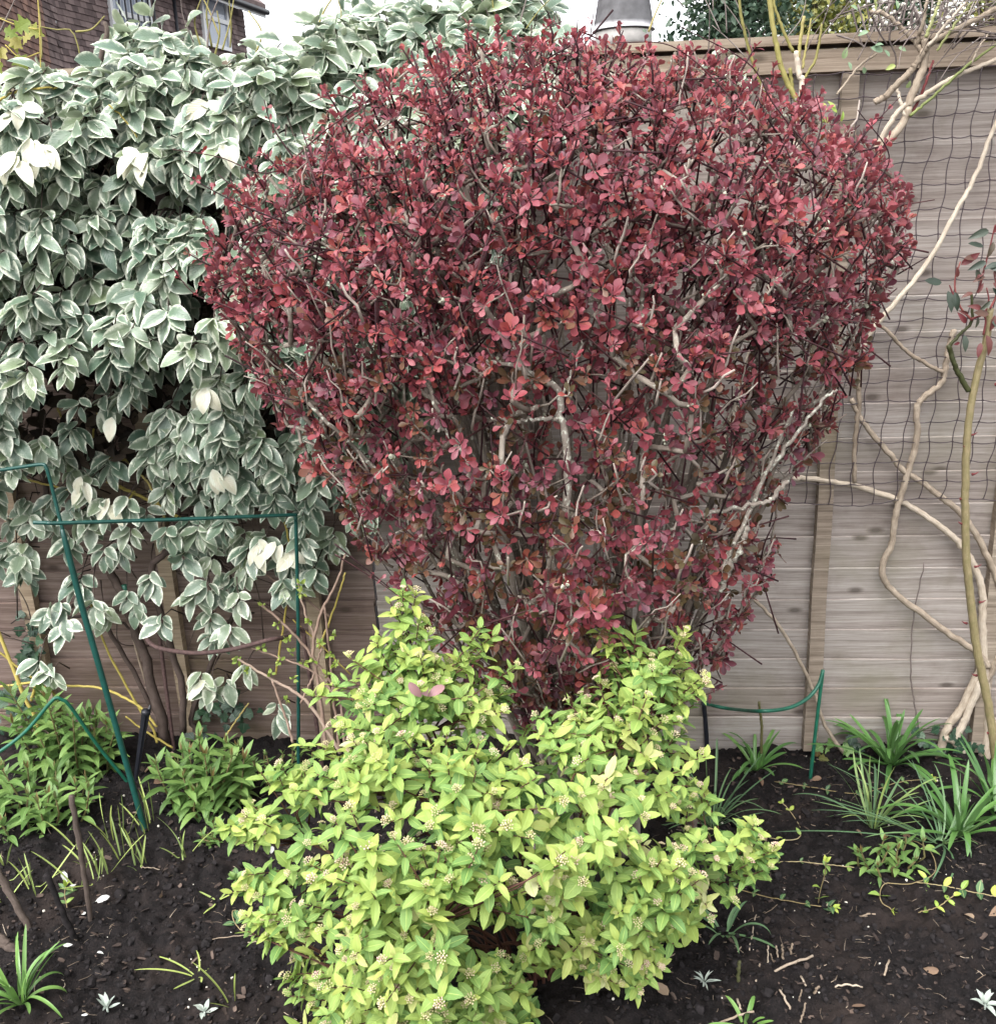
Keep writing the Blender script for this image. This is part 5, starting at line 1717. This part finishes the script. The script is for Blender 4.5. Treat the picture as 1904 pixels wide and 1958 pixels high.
# twiggy budding shrub left of the spirea
def budding():
    rg = np.random.default_rng(210)
    root = thing('budding_shrub', 'twiggy shrub with tiny unfurling leaves between the rusty hoop and the spirea', 'shrub', on_soil(640, 1445))
    O = .24
    stems_on(root, [([(496, 1154, O), (558, 1208, O), (612, 1276, O), (650, 1340, O), (660, 1440, O)], .0032, .0045), ([(660, 1060, O), (647, 1106, O), (612, 1177, O), (599, 1242, O), (609, 1310, O), (625, 1440, O)], .0028, .0052), ([(455, 1260, O), (520, 1300, O), (590, 1345, O), (650, 1440, O)], .003, .005),
                    ([(620, 1160, O), (630, 1250, O), (640, 1350, O), (650, 1440, O)], .0028, .0045), ([(570, 1110, O), (580, 1160, O), (606, 1230, O)], .0022, .003), ([(480, 1240, O), (540, 1260, O), (600, 1285, O), (640, 1330, O)], .0022, .003), ([(560, 1420, O), (545, 1370, O), (520, 1300, O)], .004, .003),
                    ([(480, 1085, .1), (560, 1130, .1), (630, 1180, .1)], .003, .003), ([(575, 1345, O), (600, 1290, O), (615, 1240, O)], .003, .0025)], M_pink_cane, 'cane', seed=31, wob=.001)
    ml = MB()
    for (x, y) in ((503, 1158), (530, 1195), (551, 1222), (575, 1118), (577, 1135), (556, 1248), (580, 1270), (600, 1262), (535, 1264), (475, 1282), (517, 1290), (560, 1300), (455, 1262), (610, 1230), (630, 1250), (590, 1190), (636, 1215), (625, 1290), (640, 1270), (500, 1240), (545, 1340), (612, 1330), (640, 1335)):
        k = 7
        c = F(np.full(k, float(x)), np.full(k, float(y)), O + .01)
        d = norm(rdir(k, rg) + np.array([0, -.3, .3]))
        leaves(ml, OVATE, c + d * .003, d, rdir(k, rg) + np.array([0, -.6, .6]), rg.uniform(.009, .017, k), rg.uniform(0, .8, k), rg, 1.2)
    ml.build('young_leaves', M_young, root)


M_pink_cane = bark_mat('pinkish_cane', [(.2, (.19, .13, .1)), (.5, (.33, .235, .185)), (.9, (.46, .36, .29))], rough=.7, bump=.3)
budding()


def yellow_shrub():
    root = thing('yellow_stemmed_shrub', 'bare shrub with bright yellow arching stems low on the brown fence', 'shrub', F(60, 1405, .12))
    O = .10
    L = [([(-10, 1190), (20, 1266), (49, 1338), (68, 1373), (80, 1410)], .0048, .006), ([(-10, 1240), (58, 1294), (105, 1327), (130, 1345)], .003, .0028), ([(-10, 1315), (58, 1306), (117, 1311), (194, 1317), (262, 1348), (300, 1390)], .0032, .0035), ([(173, 1153), (204, 1241), (262, 1348), (292, 1393), (300, 1420)], .003, .0038),
         ([(72, 1285), (68, 1310), (60, 1340)], .004, .004), ([(51, 917), (136, 940), (180, 970), (240, 1005)], .0028, .0025), ([(204, 920), (260, 945), (310, 970), (350, 995)], .0045, .0045), ([(232, 870), (280, 920), (315, 990)], .0026, .003), ([(160, 868), (240, 880), (262, 885)], .0026, .003), ([(222, 987), (250, 950), (258, 940)], .003, .003),
         ([(175, 890), (178, 830), (190, 780)], .003, .0025), ([(110, 780), (130, 830), (150, 900)], .003, .0025), ([(430, 800), (465, 850), (500, 920)], .003, .003), ([(520, 870), (545, 1000), (560, 1080)], .003, .003), ([(548, 1150), (540, 1210), (527, 1290)], .0028, .003), ([(560, 1185), (620, 1240), (670, 1290)], .002, .002),
         ([(240, 1370), (280, 1400), (330, 1430)], .0025, .003), ([(208, 200), (240, 230), (262, 262)], .0018, .0018), ([(-10, 195), (40, 172), (110, 166)], .0028, .002), ([(660, 1095), (640, 1160), (610, 1240)], .0025, .003), ([(430, 1410), (450, 1380), (475, 1345)], .002, .002)]
    stems_on(root, [([(x, y, O + (.26 if y < 300 else .02)) for x, y in p], a, b) for p, a, b in L], M_yellow_stem, 'stem', seed=33, wob=.0007)


yellow_shrub()


def top_stems():
    rg = np.random.default_rng(222)
    root = thing('yellow_shoots', 'thin yellow green shoots rising above the top of the variegated climber', 'shoots', P(360, 120, 2.45))
    i = 0
    for pts in ([(395, 100), (402, 40), (420, -10)], [(405, 90), (395, 30), (400, -10)], [(425, 95), (440, 40), (448, -10)], [(440, 90), (442, 50), (438, 0)], [(370, 80), (350, 30), (345, -10)], [(384, 90), (372, 40), (385, -5)], [(420, 70), (400, 20), (385, -10)], [(410, 110), (420, 60), (415, 20)],
                [(945, 60), (930, 20), (915, -15)], [(960, 70), (945, 25), (940, -15)], [(905, 50), (900, 10), (890, -15)], [(880, 70), (860, 20), (865, -15)], [(990, 60), (1000, 20), (1010, -15)], [(1005, 55), (1030, 20), (1065, -15)], [(1030, 60), (1010, 10), (985, -15)], [(1240, 60), (1255, 20), (1275, -20)],
                [(1060, 60), (1045, 20), (1025, -10)], [(80, 110), (78, 50), (72, -10)], [(160, 140), (140, 62), (100, 55), (0, 33), (-20, 30)], [(145, 60), (175, 55), (200, 30)], [(0, 60), (30, -5)], [(490, 100), (500, 60), (475, 20)], [(600, 70), (620, 20), (640, -10)], [(650, 60), (652, 20), (640, -15)]):
        p = np.array(pts, float)
        mb = MB()
        s = spline(P(p[:, 0], p[:, 1], 2.42 + .15 * rg.random()), 14)
        tubes(mb, s, lerp_r(.0022, .0011, 14) * rg.uniform(.6, 1.3), 6, rg.random())
        mb.build('shoot', M_olive_stem if i % 4 else M_climb_twig, root)
        i += 1
    # the woody kinked stem
    mb = MB()
    p = np.array([(190, 125), (197, 90), (205, 60), (200, 42)], float)
    tubes(mb, spline(P(p[:, 0], p[:, 1], 2.38), 16), lerp_r(.006, .005, 16), 7, .5)
    mb.build('woody_stem', M_dead_wood, root)


top_stems()


M_vine_leaf = leaf_mat('vine_leaf', [(0, (.16, .22, .045)), (.6, (.27, .30, .07)), (1, (.36, .3, .09))], back=(.3, .32, .15), rough=.5, trans=.35)


def young_vine():
    rg = np.random.default_rng(230)
    root = thing('young_vine', 'vine sprig with lobed yellow green young leaves in front of the house wall', 'vine', P(0, 140, 2.4))
    mb, ms = MB(), MB()
    lob = lambda t: (.34 * math.sin(math.pi * t ** .7) * (1 + .45 * math.cos(t * 19)) + .01) if 0 < t < 1 else .01
    tm = [leaf_t(14, lob, .2, c, i, .02) for i, c in enumerate((.3, .7, -.2))]
    x, y = np.array([8, 25, 55, 62, 12, 30, 48, 70, -5, 5, 20, 58]), np.array([55, 62, 52, 62, 92, 105, 125, 145, 80, 120, 70, 40])
    n = len(x)
    c = P(x, y, 2.3 + .05 * rg.random(n))
    leaves(mb, tm, c, np.stack([rg.normal(size=n), np.full(n, -.3), -.6 - .5 * rg.random(n)], -1), np.array([0, -1, .3]) + rdir(n, rg) * .5, rg.uniform(.03, .055, n), rg.random(n), rg)
    mb.build('foliage', M_vine_leaf, root)
    for pts in ([(78, 150), (76, 60), (72, -10)], [(72, 55), (40, 50), (0, 35), (-20, 30)], [(75, 100), (40, 110), (10, 85)]):
        p = np.array(pts, float)
        tubes(ms, spline(P(p[:, 0], p[:, 1], 2.34), 14), .0013, 5, .5)
    ms.build('stem', M_yellow_stem, root)


young_vine()


def ivy():
    rg = np.random.default_rng(240)
    for j, (label, cx, cy, sx, sy, n) in enumerate([('dark green ivy patch climbing the brown fence beside a batten', 60, 1245, 22, 55, 38), ('dark ivy trailing low on the brown fence at its base', 40, 1350, 45, 30, 40), ('dark ivy leaves low on the fence behind the budding shrub', 430, 1360, 60, 40, 34),
                                                    ('ivy and small leaves at the foot of the fence behind the strap leaved clump', 1790, 1420, 60, 30, 26), ('single dark ivy leaf spray left of the large strap leaved clump', 1640, 1420, 14, 14, 5), ('small leafy weeds at the foot of the grey fence batten', 1590, 1440, 40, 22, 18)]):
        root = thing('ivy_patch' if j < 5 else 'leafy_weeds', label, 'ivy' if j < 5 else 'weeds', F(cx, cy, .03))
        x, y = cx + rg.normal(size=n) * sx * .6, cy + rg.normal(size=n) * sy * .6
        c = F(x, y, .03 + .03 * rg.random(n))
        lob = lambda t: (.48 * math.sin(math.pi * (t * .9 + .1) ** .6) * (1 + .3 * math.cos(t * 16)) + .01) if 0 < t < 1 else .01
        mb, ms = MB(), MB()
        leaves(mb, [leaf_t(10, lob, .15, .3, k, .03) for k in range(3)], c, np.stack([rg.normal(size=n) * .8, np.full(n, -.3), -.6 + rg.normal(size=n) * .4], -1), np.array([0, -1, .5]) + rdir(n, rg) * .4, rg.uniform(.018, .036, n), rg.random(n), rg, 1)
        mb.build('foliage', M_ivy if j < 5 else M_perenn, root)
        o = np.argsort(y)
        tubes(ms, spline(F(x[o], y[o], .025), 60), .0012, 5)
        ms.build('stem', M_var_stem, root)


ivy()


# ------------------------------------------------------------------ beyond the fence
def tile_wall(mb, a, b, z0, z1, rg, gauge=.105, tw=.17, normal=None):
    """courses of overlapping plain tiles on the wall from a to b (plan points)"""
    a, b = np.array([*a, 0.]), np.array([*b, 0.])
    L = np.linalg.norm(b - a); u = (b - a) / L
    n = normal if normal is not None else np.array([u[1], -u[0], 0])
    nt = int(L / tw)
    bk = a - n * .02
    mb.add(np.array([bk + (0, 0, z0), bk + u * L + (0, 0, z0), bk + u * L + (0, 0, z1), bk + (0, 0, z1)]), [[0, 1, 2, 3]], None, .2)
    for r in range(int((z1 - z0) / gauge)):
        z = z0 + r * gauge
        s = (r % 2) * tw / 2
        x0 = np.clip(np.arange(nt + 1) * tw - s, 0, L - .01); x1 = np.clip(x0 + tw - .005, .01, L)
        j = rg.normal(size=nt + 1) * .004
        A = a + u * x0[:, None]; B = a + u * x1[:, None]
        Z = np.array([0, 0, 1.])
        lo0 = A + n * (.028 + j)[:, None] + Z * z; lo1 = B + n * (.028 + j)[:, None] + Z * z
        hi0 = A + n * .008 + Z * (z + gauge + .02); hi1 = B + n * .008 + Z * (z + gauge + .02)
        bk0, bk1 = A + n * .0 + Z * z, B + n * .0 + Z * z
        V = np.stack([lo0, lo1, hi1, hi0, bk0, bk1, lo1, lo0], 1)
        m = nt + 1
        q = np.concatenate([np.arange(m)[:, None] * 8 + np.array([0, 1, 2, 3]), np.arange(m)[:, None] * 8 + np.array([4, 5, 6, 7])])
        mb.add(V, q, None, np.repeat(rg.random(m), 8))


def house():
    rg = np.random.default_rng(300)
    A0, A1 = P(-140, 60, 13.5)[:2], P(86, 60, 18.0)[:2]
    A2, A3 = P(112, 60, 18.6)[:2], P(468, 60, 25.0)[:2]
    root = thing('tile_hung_house', 'house with brown tile hung walls and white windows behind the climber', 'house', (*A2, 0))
    M_tile = bark_mat('brown_wall_tile', [(.2, (.08, .058, .058)), (.5, (.17, .125, .12)), (.8, (.26, .195, .185))], rough=.8, bump=.2, scale=20)
    M_tile_r = bark_mat('reddish_wall_tile', [(.2, (.10, .065, .06)), (.5, (.22, .13, .105)), (.8, (.33, .2, .155))], rough=.8, bump=.2, scale=14)
    M_white = plain_mat('white_window_paint', (.72, .73, .74), .4, .4, .05)
    M_pane = NT('window_pane'); M_pane = M_pane.out((.30, .34, .42), .08, .6)
    ztop = 5.95
    mb = MB(); tile_wall(mb, A0, A1, 0, ztop, rg); mb.build('wing_wall', M_tile_r, root, False)
    mb = MB(); tile_wall(mb, A1, A2, 0, ztop, rg); mb.build('return_wall', M_tile, root, False)
    mb = MB(); tile_wall(mb, A2, A3, 0, ztop - .02, rg); mb.build('wall', M_tile, root, False)
    # gable side going away behind, and the roof
    u = norm(np.array([*(A3 - A2), 0])); nrm = np.array([u[1], -u[0], 0])
    C3 = np.array([*A3, 0.])
    mb = MB()
    box(mb, C3 - u * .02 - nrm * 6, u * .02, nrm * 5.99, (0, 0, ztop))
    mb.build('end_wall', M_tile, root, False)
    mb = MB()
    S = np.array([*A2, 0.]) - u * 5
    E = C3 + u * .35
    a, b = S + nrm * .4 + (0, 0, ztop), E + nrm * .4 + (0, 0, ztop)
    c, d = E - nrm * 3.2 + (0, 0, ztop + 2.8), S - nrm * 3.2 + (0, 0, ztop + 2.8)
    t = np.array([0, 0, .12])
    mb.add(np.array([a, b, c, d, a + t, b + t, c + t, d + t])[BOX_Q].reshape(-1, 3), np.arange(24).reshape(6, 4))
    mb.build('roof', M_tile, root, False)
    mb = MB(); box(mb, S + nrm * .36 + (0, 0, ztop - .16), (E - S), nrm * .03, (0, 0, .16)); mb.build('fascia', M_white, root, False)
    mb = MB(); tubes(mb, np.stack([S + nrm * .44 + (0, 0, ztop - .05), E + nrm * .44 + (0, 0, ztop - .05)]), .06, 10); mb.build('gutter', M_black, root)

    def win(px0, px1, zb, zt_, label=None, bars=0, rail=0):
        # where the ray through the picture column meets the wall
        def hit(px):
            d = rays(px, 40); a = np.array([*A2]); uu = (A3 - A2)
            k = np.linalg.solve(np.array([[d[0], -uu[0]], [d[1], -uu[1]]]), a)
            return a + uu * k[1]
        p0, p1 = np.array([*hit(px0), 0.]), np.array([*hit(px1), 0.])
        w = p1 - p0
        H = zt_ - zb
        fr = MB()
        f = .075
        for c_, ax_, az_ in ((p0, w, (0, 0, f)), (p0 + (0, 0, H - f), w, (0, 0, f)), (p0 + (0, 0, f), u * f, (0, 0, H - 2 * f)), (p1 - u * f + (0, 0, f), u * f, (0, 0, H - 2 * f)), (p0 + u * f + (0, 0, H * .52), w - u * 2 * f, (0, 0, .09))):
            box(fr, np.array(c_) + (0, 0, zb) + nrm * .01, ax_, nrm * .07, az_)
        fo_ = fr.build('window', M_white, root, False)
        pn = MB()
        box(pn, p0 + u * (f - .01) + (0, 0, zb + f - .01) + nrm * .015, w - u * 2 * (f - .01), nrm * .03, (0, 0, H - 2 * f + .02))
        pane = pn.build('pane', M_pane, root, False); pane.parent = fo_
        for k in range(bars):
            r_ = MB()
            q = p0 + w * (k + .5) / bars + (0, 0, zb - .1) + nrm * .2
            tubes(r_, np.stack([q, q + (0, 0, H * .9)]), .018, 6)
            r_.build('railing_bar', M_black, root)
        if rail:
            r_ = MB()
            tubes(r_, np.stack([p0 + (0, 0, zb - .1 + H * .9) + nrm * .2, p1 + (0, 0, zb - .1 + H * .9) + nrm * .2]), .022, 6)
            r_.build('railing', M_black, root)
    zw = lambda py, Y, px: float(P(px, py, Y)[2])
    win(383, 432, zw(100, 24.2, 410), zw(3, 24.2, 410))
    win(208, 285, zw(130, 21, 250), zw(-40, 21, 250), bars=7, rail=1)
    mb = MB()
    q = P(330, 60, 22.2)
    q = np.array([q[0], q[1], 0]) + nrm * .1
    tubes(mb, np.stack([q, q + (0, 0, ztop - .1)]), .045, 8)
    mb.build('downpipe', M_black, root)


house()


def turret():
    M_slate = plain_mat('grey_slate_cone', (.56, .55, .57), .8, .2, .2, 5, .3)
    M_render = plain_mat('pale_render', (.6, .57, .54), .85, .2, .15, 5, .2)
    Y = 24.0
    c = P(1192, 40, Y)
    r = 52 / 1909 * float(np.linalg.norm(c - CO))
    zb = float(P(1192, 47, Y - r)[2])
    root = thing('round_turret', 'round turret with a steep grey cone roof rising behind the berberis', 'tower', (c[0], c[1], 0))
    A = np.array([c[0], c[1], 0.])
    def lathe(prof, name, m, n=48):
        mb = MB()
        a = np.linspace(0, 2 * np.pi, n + 1)
        pr = np.array(prof)
        V = np.stack([A[0] + pr[:, 0, None] * np.cos(a), A[1] + pr[:, 0, None] * np.sin(a), np.broadcast_to(pr[:, 1, None], (len(pr), n + 1))], -1)
        k = len(pr)
        q = [[i * (n + 1) + j, i * (n + 1) + j + 1, (i + 1) * (n + 1) + j + 1, (i + 1) * (n + 1) + j] for i in range(k - 1) for j in range(n)]
        mb.add(V, q)
        return mb.build(name, m, root)
    prof = []
    H = 3.4
    for k in range(24):
        f0 = k / 24
        prof += [(r * (1 - f0 * .92) + .006, zb + H * f0), (r * (1 - (f0 + 1 / 24) * .92), zb + H * (f0 + 1 / 24))]
    prof = [(r * .86, zb - .02), (r + .02, zb - .02)] + prof + [(0.02, zb + H)]
    lathe(prof, 'cone_roof', M_slate)
    lathe([(r * .93, zb - .05), (r * .93, zb - .28), (r * .82, zb - .34)], 'eave_band', M_render)
    lathe([(r * .82, zb), (r * .82, 0)], 'wall', M_render)


turret()


def far_tree(name, label, px, Y, top_px, width_px, n, mat, seed, bare=0, leafL=.16, low=None):
    rg = np.random.default_rng(seed)
    b = P(px, 100, Y); b[2] = 0
    H = float(P(px, top_px, Y)[2])
    rw = width_px / 1909 * Y * .5
    root = thing(name, label, 'tree', b)
    mt = MB()
    tubes(mt, np.stack([b - (0, 0, .1), b + (0.1, 0, H * .4), b + (0, 0.05, H * .95)]), np.array([.16, .11, .03]), 9, .4)
    mt.build('trunk', M_dead_wood, root)
    mt = MB()
    cl = []
    for k in range(46):
        f = rg.uniform(.22, .97)
        a = rg.random() * 6.28
        R_ = rw * (1.05 - .75 * max(0, f - .45) / .55) * rg.uniform(.55, 1.1)
        e = b + np.array([math.cos(a) * R_, math.sin(a) * R_, H * f + rg.uniform(0, .5)])
        s = spline(np.stack([b + (0, 0, H * f * .75), b * .5 + e * .5 + (0, 0, H * f * .42), e]), 8)
        tubes(mt, s, lerp_r(.035, .008, 8), 5, rg.random())
        cl.append(s[3:])
    mt.build('limbs', M_dead_wood, root)
    cl = np.concatenate(cl)
    ml = MB()
    c = cl[rg.integers(0, len(cl), n // 22)]
    c = c + rg.normal(size=c.shape) * np.array([.25, .25, .22])
    tone = rg.random(len(c))
    p = np.repeat(c, 22, 0) + rg.normal(size=(len(c) * 22, 3)) * np.array([.17, .17, .13])
    leaves(ml, OVATE[:2], p, rdir(len(p), rg) + (0, 0, -.2), rdir(len(p), rg), rg.uniform(.5, 1.1, len(p)) * leafL, np.clip(np.repeat(tone, 22) * .8 + rg.random(len(p)) * .2, 0, 1), rg)
    ml.build('crown', mat, root)


M_conifer = leaf_mat('dark_conifer_foliage', [(0, (.025, .05, .035)), (.6, (.055, .095, .06)), (1, (.10, .14, .07))], back=(.06, .09, .06), mottle=.3, trans=.15)
M_goldtree = leaf_mat('golden_foliage', [(0, (.07, .11, .04)), (.5, (.2, .22, .06)), (1, (.40, .36, .10))], back=(.25, .25, .1), mottle=.3, trans=.25)
far_tree('conifer_tree', 'dark blue green conifer beyond the fence nearest the turret', 1400, 13, -160, 210, 9000, M_conifer, 401, leafL=.11)
far_tree('golden_tree', 'golden green tree beyond the fence beside the dark conifer', 1560, 14.5, -190, 230, 7600, M_goldtree, 402, leafL=.11)
far_tree('conifer_tree', 'dark conifer behind the bare climber branches and the golden tree', 1700, 16, -200, 260, 8200, M_conifer, 403, leafL=.12)
far_tree('golden_tree', 'loose golden tree at the picture edge behind the bare climber branches', 1890, 15, -180, 220, 5000, M_goldtree, 404, leafL=.11)


def blossom():
    rg = np.random.default_rng(410)
    root = thing('bare_blossom_tree', 'bare grey twiggy tree with white buds beyond the fence rail', 'tree', (*P(1700, 90, 6.0)[:2], 0))
    b = np.array(root.location)
    mb, mf = MB(), MB()
    tubes(mb, np.stack([b, b + (0, 0, 1.1), b + (.05, 0, 1.7)]), np.array([.05, .04, .03]), 8, .5)
    for k in range(30):
        x0, x1 = rg.uniform(1640, 1900), rg.uniform(1560, 1920)
        x1 = x0 + (x1 - x0) * .5
        s = spline(P(np.array([x0, (x0 + x1) / 2 + rg.normal() * 8, x1]), np.array([140, 40, -60.]), 6.0 + rg.normal() * .3), 16)
        s = np.concatenate([[b + (.0, 0, 1.4)], s])
        tubes(mb, s, lerp_r(.009, .003, 17), 5, rg.random())
        i = rg.integers(3, 16, 9)
        c = s[i] + rg.normal(size=(9, 3)) * .03
        beads(mf, c, rg.uniform(.005, .011, 9), rg.random(), rg, .3)
    mb.build('branches', M_climb_twig, root)
    mf.build('buds', M_perl, root)


blossom()
